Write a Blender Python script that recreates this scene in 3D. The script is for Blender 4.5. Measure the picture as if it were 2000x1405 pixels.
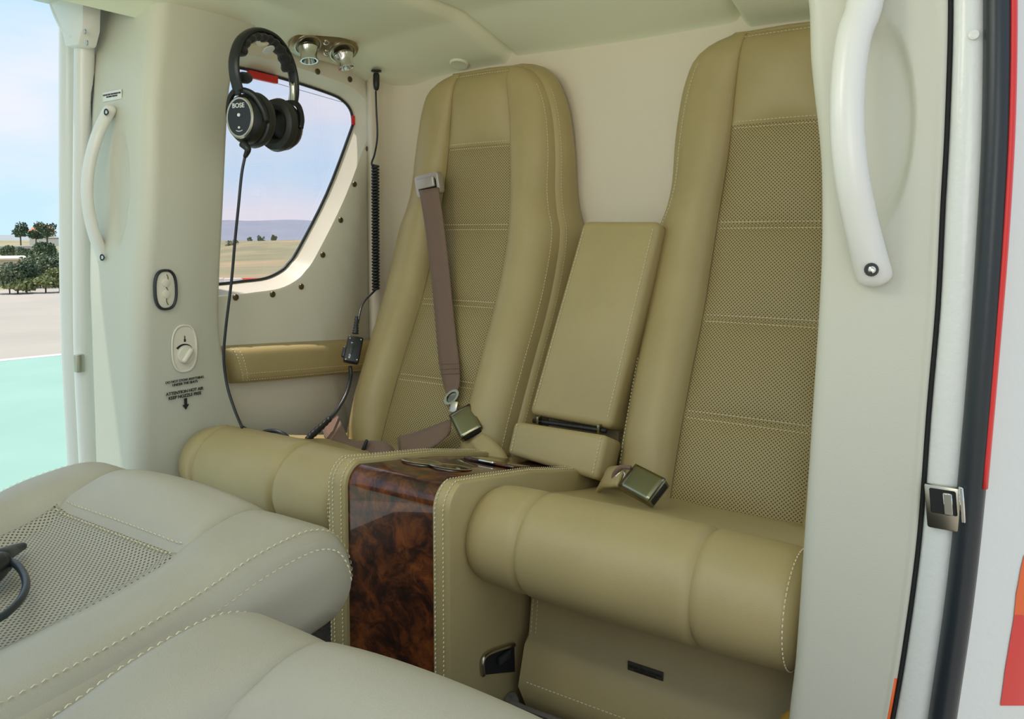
import bpy, bmesh, math, random
from mathutils import Vector, Matrix, noise
random.seed(7)
sc = bpy.context.scene
col = sc.collection
for o in list(bpy.data.objects): bpy.data.objects.remove(o)
V = Vector
PI = math.pi
# ------------------------------------------------------------------ camera
F, PITCH, TH, CY = 1550.0, math.radians(4.0), math.radians(34.0), 571.0
EYE = V((0, 0, .8))
_h = V((-math.sin(TH), math.cos(TH), 0)); _z = V((0, 0, 1))
R = V((math.cos(TH), math.sin(TH), 0))
FW = math.cos(PITCH)*_h - math.sin(PITCH)*_z
UP = math.sin(PITCH)*_h + math.cos(PITCH)*_z
cd = bpy.data.cameras.new('camera'); cam = bpy.data.objects.new('camera', cd); col.objects.link(cam)
cd.sensor_fit = 'HORIZONTAL'; cd.sensor_width = 36; cd.lens = F/2000*36
cd.shift_y = -(702.5-CY)/2000
cd.clip_start = .01; cd.clip_end = 5000
cam.matrix_world = Matrix(((R.x, UP.x, -FW.x, EYE.x), (R.y, UP.y, -FW.y, EYE.y), (R.z, UP.z, -FW.z, EYE.z), (0, 0, 0, 1)))
sc.camera = cam
# ------------------------------------------------------------------ world, sun, exposure
sc.view_settings.view_transform = 'Standard'; sc.view_settings.look = 'None'
sc.view_settings.gamma = 1; sc.view_settings.use_curve_mapping = False
sc.view_settings.exposure = 1.15
w = bpy.data.worlds.new('sky'); sc.world = w; w.use_nodes = True
nt = w.node_tree; nt.nodes.clear()
def N(t, **k):
    n = nt.nodes.new(t)
    for a, b in k.items(): setattr(n, a, b)
    return n
L = lambda a, b: nt.links.new(a, b)
tc = N('ShaderNodeTexCoord'); sx = N('ShaderNodeSeparateXYZ'); L(tc.outputs['Generated'], sx.inputs[0])
rp = N('ShaderNodeValToRGB'); L(sx.outputs['Z'], rp.inputs[0])
e = rp.color_ramp.elements; e[0].position = 0; e[0].color = (.56, .77, .92, 1); e[1].position = .7; e[1].color = (.42, .62, .90, 1)
q = e.new(.15); q.color = (.47, .72, .93, 1)
mp = N('ShaderNodeMapping'); mp.inputs['Scale'].default_value = (2.2, 2.2, 6.5); L(tc.outputs['Generated'], mp.inputs[0])
nz = N('ShaderNodeTexNoise'); nz.inputs['Scale'].default_value = 1.3; nz.inputs['Detail'].default_value = 5; nz.inputs['Roughness'].default_value = .5
L(mp.outputs[0], nz.inputs['Vector'])
cr = N('ShaderNodeValToRGB'); L(nz.outputs['Fac'], cr.inputs[0]); cr.color_ramp.elements[0].position = .38; cr.color_ramp.elements[1].position = .66
mx = N('ShaderNodeMixRGB'); L(cr.outputs[0], mx.inputs[0]); L(rp.outputs[0], mx.inputs[1]); mx.inputs[2].default_value = (.76, .79, .86, 1)
bg = N('ShaderNodeBackground'); bg.inputs[1].default_value = .52; L(mx.outputs[0], bg.inputs[0])
wo = N('ShaderNodeOutputWorld'); L(bg.outputs[0], wo.inputs[0])
sd = bpy.data.lights.new('sun', 'SUN'); sd.energy = 1.9; sd.angle = math.radians(1.0); sd.color = (1, .96, .88)
sun = bpy.data.objects.new('sun', sd); col.objects.link(sun)
sun.rotation_euler = V((-.26, -.10, .96)).to_track_quat('Z', 'Y').to_euler()
sun.location = (-3, 0, 6)
# two added fill lights, out of view ahead, brightening the cabin
for i_, (lx, ly) in enumerate(((-.95, .20), (-.50, .20))):
    ad = bpy.data.lights.new('cabin_fill', 'AREA'); ad.shape = 'DISK'; ad.size = .22; ad.energy = .46; ad.color = (1, .96, .82); ad.spread = math.radians(180)
    al = bpy.data.objects.new('cabin_fill', ad); col.objects.link(al); al.location = (lx, ly, 1.14)
    al.rotation_euler = V((0, -1, .0)).to_track_quat('Z', 'Y').to_euler()

# added unseen fill beside the camera, brightening the low front surfaces
fd = bpy.data.lights.new('camera_fill', 'AREA'); fd.shape = 'DISK'; fd.size = .45; fd.energy = .62; fd.color = (1, .97, .86)
fl = bpy.data.objects.new('camera_fill', fd); col.objects.link(fl); fl.location = (.12, -.22, .92)
fl.rotation_euler = V((.50, -1.2, .40)).to_track_quat('Z', 'Y').to_euler()

# ------------------------------------------------------------------ helpers
def px(u, v, ax, val):
    """world point where the sight line of a photo pixel meets the real plane axis=val"""
    d = (u-1000)/F*R - (v-CY)/F*UP + FW
    return EYE + d*((val-EYE[ax])/d[ax])
WL = {}
def link(o, loc, parent):
    col.objects.link(o); WL[o.name] = V(loc)
    if parent is not None:
        o.parent = parent; o.location = V(loc) - WL[parent.name]
    else: o.location = loc
def tag(o, label=None, cat=None, group=None, kind=None):
    if label: o['label'] = label
    if cat: o['category'] = cat
    if group: o['group'] = group
    if kind: o['kind'] = kind
    return o
def empty(name, loc, label=None, cat=None, group=None, kind=None, parent=None):
    o = bpy.data.objects.new(name, None); o.empty_display_size = .03; link(o, loc, parent)
    return tag(o, label, cat, group, kind)
def mobj(name, vs, fs, mat, parent=None, smooth=True, uv=None, flip=False):
    vs = [V(v) for v in vs]
    lo = V((min(v.x for v in vs), min(v.y for v in vs), min(v.z for v in vs)))
    hi = V((max(v.x for v in vs), max(v.y for v in vs), max(v.z for v in vs)))
    c = (lo+hi)/2
    if flip: fs = [tuple(reversed(f)) for f in fs]
    me = bpy.data.meshes.new(name); me.from_pydata([v-c for v in vs], [], fs); me.update()
    if uv:
        ul = me.uv_layers.new(name='UVMap')
        for lp in me.loops: ul.data[lp.index].uv = uv[lp.vertex_index]
    if smooth:
        for p in me.polygons: p.use_smooth = True
    me.materials.append(mat)
    o = bpy.data.objects.new(name, me); link(o, c, parent)
    return o
def frombm(name, bm, mat, parent=None, smooth=False, ang=40):
    bm.verts.ensure_lookup_table()
    lo = V([min(v.co[i] for v in bm.verts) for i in range(3)]); hi = V([max(v.co[i] for v in bm.verts) for i in range(3)])
    c = (lo+hi)/2
    for v in bm.verts: v.co -= c
    me = bpy.data.meshes.new(name); bm.to_mesh(me); bm.free()
    me.materials.append(mat)
    if smooth:
        for p in me.polygons: p.use_smooth = True
        try: me.set_sharp_from_angle(angle=math.radians(ang))
        except Exception: pass
    o = bpy.data.objects.new(name, me); link(o, c, parent)
    return o
def lin(a, b, n): return [a+(b-a)*i/(n-1) for i in range(n)]
def interp(x, tab):
    if x <= tab[0][0]: return tab[0][1]
    for (a, fa), (b, fb) in zip(tab, tab[1:]):
        if x <= b: return fa+(fb-fa)*(x-a)/(b-a)
    return tab[-1][1]
def sinterp(x, tab):
    """smooth (Catmull-Rom) table lookup with linear extrapolation"""
    n = len(tab)
    if x <= tab[0][0]:
        (a, fa), (b, fb) = tab[0], tab[1]; return fa+(fb-fa)*(x-a)/(b-a)
    if x >= tab[-1][0]:
        (a, fa), (b, fb) = tab[-2], tab[-1]; return fb+(fb-fa)*(x-b)/(b-a)
    for i in range(n-1):
        a, fa = tab[i]; b, fb = tab[i+1]
        if x <= b:
            t = (x-a)/(b-a)
            ma = (fb-tab[i-1][1])/(b-tab[i-1][0]) if i > 0 else (fb-fa)/(b-a)
            mb = (tab[i+2][1]-fa)/(tab[i+2][0]-a) if i < n-2 else (fb-fa)/(b-a)
            h = b-a
            return (2*t**3-3*t*t+1)*fa+(t**3-2*t*t+t)*h*ma+(-2*t**3+3*t*t)*fb+(t**3-t*t)*h*mb
def cat(pts, k=6, closed=False):
    """Catmull-Rom through 3D points"""
    pts = [V(p) for p in pts]; n = len(pts); out = []
    rng = range(n) if closed else range(n-1)
    for i in rng:
        p0 = pts[(i-1) % n] if (closed or i > 0) else pts[0]*2-pts[1]
        p1 = pts[i]; p2 = pts[(i+1) % n]
        p3 = pts[(i+2) % n] if (closed or i+2 < n) else pts[n-1]*2-pts[n-2]
        for j in range(k):
            t = j/k
            out.append(.5*((2*p1)+(p2-p0)*t+(2*p0-5*p1+4*p2-p3)*t*t+(3*p1-p0-3*p2+p3)*t**3))
    if not closed: out.append(pts[-1])
    return out
def gridpart(name, fn, us, vs, mat, parent, uvs=1.0, flip=False):
    verts = []; faces = []; uv = []; nu, nv = len(us), len(vs)
    for j, v in enumerate(vs):
        for i, u in enumerate(us):
            verts.append(fn(u, v))
    # world-size uv from arc lengths along the middle row / column
    su = [0.0]; m = nv//2
    for i in range(1, nu): su.append(su[-1]+(verts[m*nu+i]-verts[m*nu+i-1]).length)
    sv = [0.0]; m = nu//2
    for j in range(1, nv): sv.append(sv[-1]+(verts[j*nu+m]-verts[(j-1)*nu+m]).length)
    for j in range(nv):
        for i in range(nu): uv.append((su[i]*uvs, sv[j]*uvs))
    for j in range(nv-1):
        for i in range(nu-1):
            a = j*nu+i; faces.append((a, a+1, a+nu+1, a+nu))
    return mobj(name, verts, faces, mat, parent, True, uv, flip)
def tube(name, pts, r, mat, parent=None, n=8, k=6, flat=1.0, ref=None, smoothpath=True):
    P = cat(pts, k) if smoothpath else [V(p) for p in pts]
    m = len(P); verts = []; faces = []
    rr = r if callable(r) else (lambda t: r)
    pn = None
    for i, p in enumerate(P):
        t = (P[min(i+1, m-1)]-P[max(i-1, 0)]).normalized()
        if ref is not None: a = (ref - t*ref.dot(t)).normalized()
        elif pn is None:
            a = t.orthogonal().normalized()
        else: a = (pn - t*pn.dot(t)).normalized()
        pn = a; b = t.cross(a)
        s = rr(i/(m-1))
        for j in range(n):
            q = 2*PI*j/n
            verts.append(p + a*(s*math.cos(q)) + b*(s*flat*math.sin(q)))
    for i in range(m-1):
        for j in range(n):
            a = i*n+j; b = i*n+(j+1) % n
            faces.append((a, b, b+n, a+n))
    faces.append(tuple(reversed(range(n)))); faces.append(tuple(range((m-1)*n, m*n)))
    return mobj(name, verts, faces, mat, parent)
def ribbon(name, pairs, th, mat, parent=None, k=5):
    """band through (left, right) point pairs, given a thickness"""
    A = cat([p[0] for p in pairs], k); B = cat([p[1] for p in pairs], k)
    m = len(A); verts = []; faces = []; nc = 5
    for i in range(m):
        t = (A[min(i+1, m-1)]+B[min(i+1, m-1)]-A[max(i-1, 0)]-B[max(i-1, 0)])
        wv = B[i]-A[i]; nrm = wv.cross(t)
        nrm = nrm.normalized() if nrm.length > 1e-9 else V((0, -1, 0))
        for s in (.5, -.5):
            for c in range(nc): verts.append(A[i]+wv*(c/(nc-1))+nrm*(s*th))
    st = 2*nc
    for i in range(m-1):
        b = i*st
        for c in range(nc-1):
            faces.append((b+c, b+c+1, b+st+c+1, b+st+c))
            faces.append((b+nc+c+1, b+nc+c, b+st+nc+c, b+st+nc+c+1))
        faces.append((b+nc, b, b+st, b+st+nc)); faces.append((b+nc-1, b+2*nc-1, b+st+2*nc-1, b+st+nc-1))
    for b in (0, (m-1)*st):
        for c in range(nc-1): faces.append((b+c, b+nc+c, b+nc+c+1, b+c+1))
    return mobj(name, verts, faces, mat, parent)
def rbox(name, c, size, mat, parent=None, bev=.003, seg=2, M=None):
    bm = bmesh.new(); bmesh.ops.create_cube(bm, size=1)
    for v in bm.verts: v.co = V((v.co.x*size[0], v.co.y*size[1], v.co.z*size[2]))
    if bev > 0: bmesh.ops.bevel(bm, geom=bm.edges[:], offset=min(bev, min(size)*.49), segments=seg, profile=.5, affect='EDGES')
    if M is not None: bmesh.ops.transform(bm, matrix=M.to_4x4(), verts=bm.verts)
    for v in bm.verts: v.co += V(c)
    return frombm(name, bm, mat, parent, True)
def axes(x, y, z): return Matrix((x, y, z)).transposed()
def frame(zv, xh=None):
    z = V(zv).normalized()
    x = V(xh) if xh is not None else z.orthogonal()
    x = (x - z*x.dot(z)).normalized(); y = z.cross(x)
    return axes(x, y, z)
def lathe(name, prof, o, M, mat, parent=None, n=24, sx_=1.0, sy_=1.0):
    """prof: list of (radius, height) in the local frame M at o"""
    verts = []; faces = []
    for (r, h) in prof:
        for j in range(n):
            q = 2*PI*j/n
            verts.append(V(o)+M @ V((r*sx_*math.cos(q), r*sy_*math.sin(q), h)))
    for i in range(len(prof)-1):
        for j in range(n):
            a = i*n+j; b = i*n+(j+1) % n
            faces.append((a, b, b+n, a+n))
    if prof[0][0] > 1e-5: faces.append(tuple(reversed(range(n))))
    if prof[-1][0] > 1e-5: faces.append(tuple(range((len(prof)-1)*n, len(prof)*n)))
    ob = mobj(name, verts, faces, mat, parent)
    try: ob.data.set_sharp_from_angle(angle=math.radians(38))
    except Exception: pass
    return ob
def prism(name, outline, mapf, d0, d1, mat, parent=None, bev=0, smooth=True):
    """closed 2D outline extruded between depths d0,d1 through mapf(a,b,d)->world"""
    n = len(outline); bm = bmesh.new()
    a = [bm.verts.new(mapf(p[0], p[1], d0)) for p in outline]; b = [bm.verts.new(mapf(p[0], p[1], d1)) for p in outline]
    f0 = bm.faces.new(a); f1 = bm.faces.new(list(reversed(b)))
    for i in range(n): bm.faces.new((a[(i+1) % n], a[i], b[i], b[(i+1) % n]))
    bmesh.ops.recalc_face_normals(bm, faces=bm.faces[:])
    if bev: bmesh.ops.bevel(bm, geom=[e_ for e_ in bm.edges if e_.calc_face_angle(0) > .6], offset=bev, segments=2, profile=.5, affect='EDGES')
    bmesh.ops.triangulate(bm, faces=[f for f in bm.faces if len(f.verts) > 4])
    return frombm(name, bm, mat, parent, smooth, 35)
def stitches(name, paths, mat, parent, ln=.0042, gap=.0022, wd=.0014, lift=.0007):
    """rows of thread: paths = list of (points, normals)"""
    verts = []; faces = []
    for pts, nr in paths:
        acc = 0.0; i = 0
        d = [0.0]
        for a, b in zip(pts, pts[1:]): d.append(d[-1]+(b-a).length)
        s = gap; j = 0
        while s+ln < d[-1]:
            def at(q):
                k = 0
                lo, hi = 0, len(d)-1
                while hi-lo > 1:
                    mi = (lo+hi)//2
                    if d[mi] <= q: lo = mi
                    else: hi = mi
                t = (q-d[lo])/max(1e-9, d[hi]-d[lo])
                return pts[lo].lerp(pts[hi], t), nr[lo].lerp(nr[hi], t).normalized()
            p, n1 = at(s); q_, n2 = at(s+ln); mid, nm = at(s+ln/2)
            t = (q_-p).normalized(); sd_ = t.cross(nm).normalized()*wd*.5; b0 = len(verts)
            for pp, up in ((p, lift*.1), (mid, lift*1.6), (q_, lift*.1)):
                verts += [pp+sd_+nm*up, pp-sd_+nm*up]
            verts += [mid+nm*(lift*2.2)]
            faces += [(b0, b0+1, b0+6), (b0+1, b0+3, b0+6), (b0+3, b0+5, b0+6), (b0+5, b0+4, b0+6), (b0+4, b0+2, b0+6), (b0+2, b0, b0+6)]
            s += ln+gap
    if not verts: return None
    return tag(mobj(name, verts, faces, mat, parent, False), kind='stuff')
def text(name, s, o, xd, yd, size, mat, parent, sp=1.0, depth=.0004, lab=None, align='CENTER', line=1.0):
    cu = bpy.data.curves.new(name, 'FONT'); cu.body = s; cu.size = size; cu.align_x = align; cu.space_line = line; cu.space_character = sp
    cu.extrude = depth; cu.offset = size*.012
    tmp = bpy.data.objects.new('tmp_text', cu); col.objects.link(tmp)
    dg = bpy.context.evaluated_depsgraph_get(); me = bpy.data.meshes.new_from_object(tmp.evaluated_get(dg))
    bpy.data.objects.remove(tmp); xd = V(xd).normalized(); yd = V(yd); yd = (yd-xd*yd.dot(xd)).normalized(); z = xd.cross(yd)
    vs = [V(o)+xd*v.co.x+yd*v.co.y+z*(v.co.z) for v in me.vertices]
    fs = [tuple(p.vertices) for p in me.polygons]; bpy.data.meshes.remove(me)
    ob = mobj(name, vs, fs, mat, parent, False)
    if lab: ob['label'] = lab
    return ob
def hole_plate(name, outer, inner, mapf, mat, parent=None, flip=False):
    """flat plate between two closed 2D loops of equal count"""
    n = len(inner); vs = [mapf(*p) for p in outer]+[mapf(*p) for p in inner]
    fs = [(i, (i+1) % n, n+(i+1) % n, n+i) for i in range(n)]
    return mobj(name, vs, fs, mat, parent, False, None, flip)

# ------------------------------------------------------------------ materials
def mat(name, color, rough=.5, metal=0, spec=.5, coat=0, noise_amt=0, noise_scale=40, bump=0, bump_scale=300, perf=False, sheen=0, second=None, objco=True):
    m = bpy.data.materials.new(name); m.use_nodes = True; t = m.node_tree; b = t.nodes['Principled BSDF']
    b.inputs['Base Color'].default_value = (*color, 1); b.inputs['Roughness'].default_value = rough; b.inputs['Metallic'].default_value = metal
    b.inputs['Specular IOR Level'].default_value = spec; b.inputs['Coat Weight'].default_value = coat; b.inputs['Sheen Weight'].default_value = sheen
    b.inputs['Coat Roughness'].default_value = .04
    cs = None; co = t.nodes.new('ShaderNodeTexCoord')
    if noise_amt:
        n = t.nodes.new('ShaderNodeTexNoise'); n.inputs['Scale'].default_value = noise_scale; n.inputs['Detail'].default_value = 4
        t.links.new(co.outputs['Object'], n.inputs['Vector'])
        r = t.nodes.new('ShaderNodeValToRGB'); r.color_ramp.elements[0].position = .3; r.color_ramp.elements[1].position = .7
        c2 = second or tuple(c*(1-noise_amt) for c in color)
        r.color_ramp.elements[0].color = (*c2, 1); r.color_ramp.elements[1].color = (*color, 1)
        t.links.new(n.outputs['Fac'], r.inputs[0]); cs = r.outputs[0]
    hs = None
    if bump:
        n2 = t.nodes.new('ShaderNodeTexVoronoi' if bump_scale > 400 and sheen == 0 and metal == 0 and coat == 0 else 'ShaderNodeTexNoise'); n2.inputs['Scale'].default_value = bump_scale
        t.links.new(co.outputs['Object'], n2.inputs['Vector']); hs = n2.outputs[0]
    if perf:
        # punched dots on a staggered grid in real size (uv is in metres)
        def mth(op, a, c=None):
            k = t.nodes.new('ShaderNodeMath'); k.operation = op
            for i_, x in enumerate((a, c)):
                if x is None: continue
                if isinstance(x, (int, float)): k.inputs[i_].default_value = x
                else: t.links.new(x, k.inputs[i_])
            return k.outputs[0]
        sp = t.nodes.new('ShaderNodeSeparateXYZ'); t.links.new(co.outputs['UV'], sp.inputs[0])
        PX, PY = .0062, .0062
        def cell(off):
            a = mth('SUBTRACT', mth('FRACT', mth('ADD', mth('DIVIDE', sp.outputs[0], PX), off)), .5)
            c = mth('SUBTRACT', mth('FRACT', mth('ADD', mth('DIVIDE', sp.outputs[1], PY), off)), .5)
            return mth('SQRT', mth('ADD', mth('MULTIPLY', a, a), mth('MULTIPLY', c, c)))
        dd = mth('MINIMUM', cell(0.0), cell(.5))
        mr = t.nodes.new('ShaderNodeMapRange'); t.links.new(dd, mr.inputs[0]); mr.inputs[1].default_value = .15; mr.inputs[2].default_value = .24
        mxn = t.nodes.new('ShaderNodeMixRGB'); t.links.new(mr.outputs[0], mxn.inputs[0]); mxn.inputs[1].default_value = (color[0]*.2, color[1]*.18, color[2]*.15, 1)
        if cs: t.links.new(cs, mxn.inputs[2])
        else: mxn.inputs[2].default_value = (*color, 1)
        cs = mxn.outputs[0]
        bp = t.nodes.new('ShaderNodeBump'); bp.inputs['Strength'].default_value = .35; bp.inputs['Distance'].default_value = .001
        t.links.new(mr.outputs[0], bp.inputs['Height']); t.links.new(bp.outputs[0], b.inputs['Normal'])
    elif hs:
        bp = t.nodes.new('ShaderNodeBump'); bp.inputs['Strength'].default_value = bump; bp.inputs['Distance'].default_value = .002
        t.links.new(hs, bp.inputs['Height']); t.links.new(bp.outputs[0], b.inputs['Normal'])
    if cs: t.links.new(cs, b.inputs['Base Color'])
    return m
TAN = (.46, .365, .170)
M_leather = mat('tan_leather', TAN, .42, spec=.45, noise_amt=.08, noise_scale=9, bump=.10, bump_scale=900)
M_perf = mat('perforated_tan_leather', (.42, .335, .155), .5, spec=.35, perf=True)
M_grey = mat('sky_greyed_leather', (.43, .395, .297), .40, spec=.5, noise_amt=.06, noise_scale=9, bump=.10, bump_scale=900)  # front seat leathers: the sky's reflection is put into this greyer colour
M_gperf = mat('perforated_sky_greyed_leather', (.42, .385, .29), .48, spec=.4, perf=True)
M_thread = mat('cream_thread', (.74, .65, .43), .7)
M_cream = mat('cream_panel', (.80, .76, .63), .42, spec=.4, bump=.05, bump_scale=700)
M_post = mat('cream_post_panel', (.61, .60, .49), .42, spec=.4, bump=.05, bump_scale=700)
M_back = mat('cream_bulkhead', (.80, .72, .58), .6, bump=.06, bump_scale=700)
M_ceil = mat('cream_headliner', (.85, .86, .66), .6, spec=.25, bump=.06, bump_scale=700)
M_white = mat('white_paint', (.78, .77, .71), .28, spec=.5)
M_frame = mat('white_speckled_paint', (.76, .77, .71), .3, spec=.5, bump=.25, bump_scale=160, coat=.2)
M_black = mat('black_plastic', (.012, .014, .015), .38)
M_rubber = mat('black_rubber', (.020, .026, .030), .36, spec=.5, bump=.1, bump_scale=120, sheen=.01)
M_cush = mat('black_ear_leather', (.02, .022, .022), .42, bump=.15, bump_scale=200, sheen=.01)
M_fleece = mat('black_fleece', (.015, .016, .015), .95, bump=1, bump_scale=250, sheen=.2)
M_chrome = mat('chrome', (.75, .75, .72), .12, 1)
M_satin = mat('satin_steel', (.50, .47, .38), .30, 1)
M_nickel = mat('warm_nickel', (.42, .38, .28), .25, 1)
M_bronze = mat('bronze_screw', (.16, .13, .07), .4, .8)
M_buckle = mat('buckle_metal', (.30, .29, .20), .22, 1)
M_belt = mat('brown_webbing', (.20, .125, .085), .55, spec=.4, bump=.4, bump_scale=350, sheen=.15)
M_guide = mat('pinkish_grey_metal', (.50, .45, .40), .35, .5)
M_carpet = mat('brown_carpet', (.075, .06, .045), .95, noise_amt=.6, noise_scale=260, bump=1, bump_scale=220, sheen=.1)
M_ink = mat('black_ink', (.015, .015, .015), .6)
M_mark = mat('white_ink', (.75, .77, .75), .5)
M_label = mat('dark_label', (.05, .045, .03), .5)
M_labtxt = mat('label_ink', (.02, .018, .012), .6)
M_red = mat('red_paint', (.75, .03, .025), .35)
M_orange = mat('orange_paint', (.85, .13, .015), .35)
M_ochre = mat('ochre_fabric', (.45, .26, .03), .7)
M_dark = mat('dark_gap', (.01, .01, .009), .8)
M_olive = mat('olive_piping', (.20, .155, .08), .5)
M_wall_out = mat('house_wall', (.75, .70, .62), .8)
M_roof = mat('terracotta_roof', (.62, .20, .09), .8)
M_stone = mat('grey_stone', (.55, .52, .47), .9, noise_amt=.25, noise_scale=1)
M_trunk = mat('bark', (.12, .09, .06), .9)
def leafmat(name, a, b_):
    return mat(name, a, .7, noise_amt=.5, noise_scale=.6, second=b_)
M_leafd = leafmat('dark_foliage', (.10, .15, .08), (.055, .09, .05))
M_leafm = leafmat('mid_foliage', (.19, .23, .13), (.10, .14, .075))
M_leafy = leafmat('dry_foliage', (.26, .28, .11), (.15, .18, .07))
M_hill = mat('hazy_hill', (.25, .28, .33), .95, noise_amt=.15, noise_scale=.02)  # bluish distance haze is painted into the base colour
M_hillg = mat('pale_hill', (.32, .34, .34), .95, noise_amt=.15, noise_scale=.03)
# burl wood: blotchy dark red-brown under gloss
def burl():
    m = bpy.data.materials.new('burl_wood'); m.use_nodes = True; t = m.node_tree; b = t.nodes['Principled BSDF']
    co = t.nodes.new('ShaderNodeTexCoord')
    n0 = t.nodes.new('ShaderNodeTexNoise'); n0.inputs['Scale'].default_value = 14; n0.inputs['Detail'].default_value = 3
    t.links.new(co.outputs['Object'], n0.inputs['Vector'])
    mxv = t.nodes.new('ShaderNodeMixRGB'); mxv.blend_type = 'ADD'; mxv.inputs[0].default_value = .07
    t.links.new(co.outputs['Object'], mxv.inputs[1]); t.links.new(n0.outputs['Color'], mxv.inputs[2])
    n1 = t.nodes.new('ShaderNodeTexNoise'); n1.inputs['Scale'].default_value = 32; n1.inputs['Detail'].default_value = 9; n1.inputs['Roughness'].default_value = .68; n1.inputs['Distortion'].default_value = .35
    t.links.new(mxv.outputs[0], n1.inputs['Vector'])
    r = t.nodes.new('ShaderNodeValToRGB'); el = r.color_ramp.elements
    el[0].position = .36; el[0].color = (.012, .004, .002, 1); el[1].position = .72; el[1].color = (.27, .075, .013, 1)
    k = el.new(.47); k.color = (.045, .012, .004, 1); k = el.new(.56); k.color = (.12, .032, .007, 1)
    t.links.new(n1.outputs['Fac'], r.inputs[0]); t.links.new(r.outputs[0], b.inputs['Base Color'])
    b.inputs['Roughness'].default_value = .28; b.inputs['Coat Weight'].default_value = .75; b.inputs['Specular IOR Level'].default_value = .2; b.inputs['Coat Roughness'].default_value = .02
    return m
M_burl = burl()
def glass():
    m = bpy.data.materials.new('window_glass'); m.use_nodes = True; t = m.node_tree; t.nodes.clear()
    o = t.nodes.new('ShaderNodeOutputMaterial'); tr = t.nodes.new('ShaderNodeBsdfTransparent'); gl = t.nodes.new('ShaderNodeBsdfGlossy'); mx_ = t.nodes.new('ShaderNodeMixShader')
    tr.inputs[0].default_value = (.97, .93, .95, 1); gl.inputs[0].default_value = (1, 1, 1, 1); gl.inputs[1].default_value = .02
    mx_.inputs[0].default_value = .05
    t.links.new(tr.outputs[0], mx_.inputs[1]); t.links.new(gl.outputs[0], mx_.inputs[2]); t.links.new(mx_.outputs[0], o.inputs[0])
    return m
M_glass = glass()
M_tarmac = mat('tan_concrete', (.42, .37, .31), .9, noise_amt=.16, noise_scale=.35, bump=.2, bump_scale=3)  # tan concrete colour with random tonal variation
M_pad = mat('green_helipad_paint', (.27, .44, .36), .8, noise_amt=.10, noise_scale=.8)
M_line = mat('white_line_paint', (.62, .60, .58), .8)
def field():
    m = bpy.data.materials.new('dry_field'); m.use_nodes = True; t = m.node_tree; b = t.nodes['Principled BSDF']; b.inputs['Roughness'].default_value = .95
    co = t.nodes.new('ShaderNodeTexCoord'); n = t.nodes.new('ShaderNodeTexNoise'); n.inputs['Scale'].default_value = .035; n.inputs['Detail'].default_value = 8; n.inputs['Roughness'].default_value = .65
    t.links.new(co.outputs['Object'], n.inputs['Vector']); r = t.nodes.new('ShaderNodeValToRGB'); el = r.color_ramp.elements
    el[0].position = .34; el[0].color = (.14, .16, .08, 1); el[1].position = .66; el[1].color = (.42, .30, .16, 1)
    k = el.new(.5); k.color = (.27, .25, .13, 1)
    t.links.new(n.outputs['Fac'], r.inputs[0]); t.links.new(r.outputs[0], b.inputs['Base Color'])
    return m
M_field = field()

FLOOR = .08
# ================================================================== SETTING: outside ground
GZ = -.8
def flat(name, pts, z, m, kind='structure'):
    o = mobj(name, [V((p[0], p[1], z)) for p in pts], [tuple(range(len(pts)))], m, None, False)
    return tag(o, kind=kind)
a = px(0, 705, 2, GZ); b = px(125, 693, 2, GZ); dr = (b-a).normalized(); nrm = V((-dr.y, dr.x, 0))
if nrm.dot(V((0, 0, 0))-a) < 0: nrm = -nrm
far1, far2 = a-dr*14, a+dr*14
pad_pts = [far1, far2, far2+nrm*11.5, far1+nrm*11.5]
ta, tb = px(0, 566, 2, GZ), px(120, 556, 2, GZ); td = (tb-ta).normalized(); tn = V((-td.y, td.x, 0))
if tn.dot(V((0, 0, 0))-ta) < 0: tn = -tn
tq = px(520, 548, 2, GZ)
tar = flat('ground_tarmac', [ta-td*25, ta+td*6, tq, V((-6, 34, 0)), V((40, 40, 0)), V((40, -40, 0)), V((-25, -40, 0))], GZ-.012, M_tarmac)
if tar.data.polygons[0].normal.z < 0: tar.data.flip_normals()
pad = flat('ground_helipad', pad_pts, GZ-.004, M_pad)
ln = flat('ground_line', [far1-nrm*.16, far2-nrm*.16, far2+nrm*.02, far1+nrm*.02], GZ-.002, M_line)
for o_ in (pad, ln):
    if o_.data.polygons[0].normal.z < 0: o_.data.flip_normals()
# land beyond the apron: gently rolling grid
def land(u, v):
    x = u; y = v; d = math.hypot(x, y)
    k = max(0, min(1, (d-30)/60))
    return V((x, y, GZ-.05 + k*(1.0*noise.noise(V((x*.012, y*.012, 1)))-.9)))
tag(gridpart('ground_field', land, lin(-900, 300, 80), lin(-300, 900, 80), M_field, None), kind='structure')

# ================================================================== SETTING: cabin shell
flo = tag(rbox('floor', (-.72, .45, FLOOR-.02), (1.46, 2.3, .04), M_carpet, None, .004), kind='structure')
# belly skin under the floor (keeps light from leaking in)
# aft bulkhead with a rounded corner into the side wall
def bulk(u, v):
    # u runs along the plan outline: side wall -> corner -> bulkhead
    r = .09; x0, y1 = -1.3592, 1.505
    if u < 0: return V((x0, y1-r+u, v))
    if u <= 1:
        q = u*PI/2; return V((x0+r-r*math.cos(q), y1-r+r*math.sin(q), v))
    return V((x0+r+(u-1), y1, v))
wa = tag(gridpart('wall_aft', bulk, [-.02]+lin(0, 1, 10)+lin(1.05, 2.25, 24), lin(FLOOR, 1.26, 12), M_back, None, flip=True), kind='structure')
sol = wa.modifiers.new('thickness', 'SOLIDIFY'); sol.thickness = .02; sol.offset = -1
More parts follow.
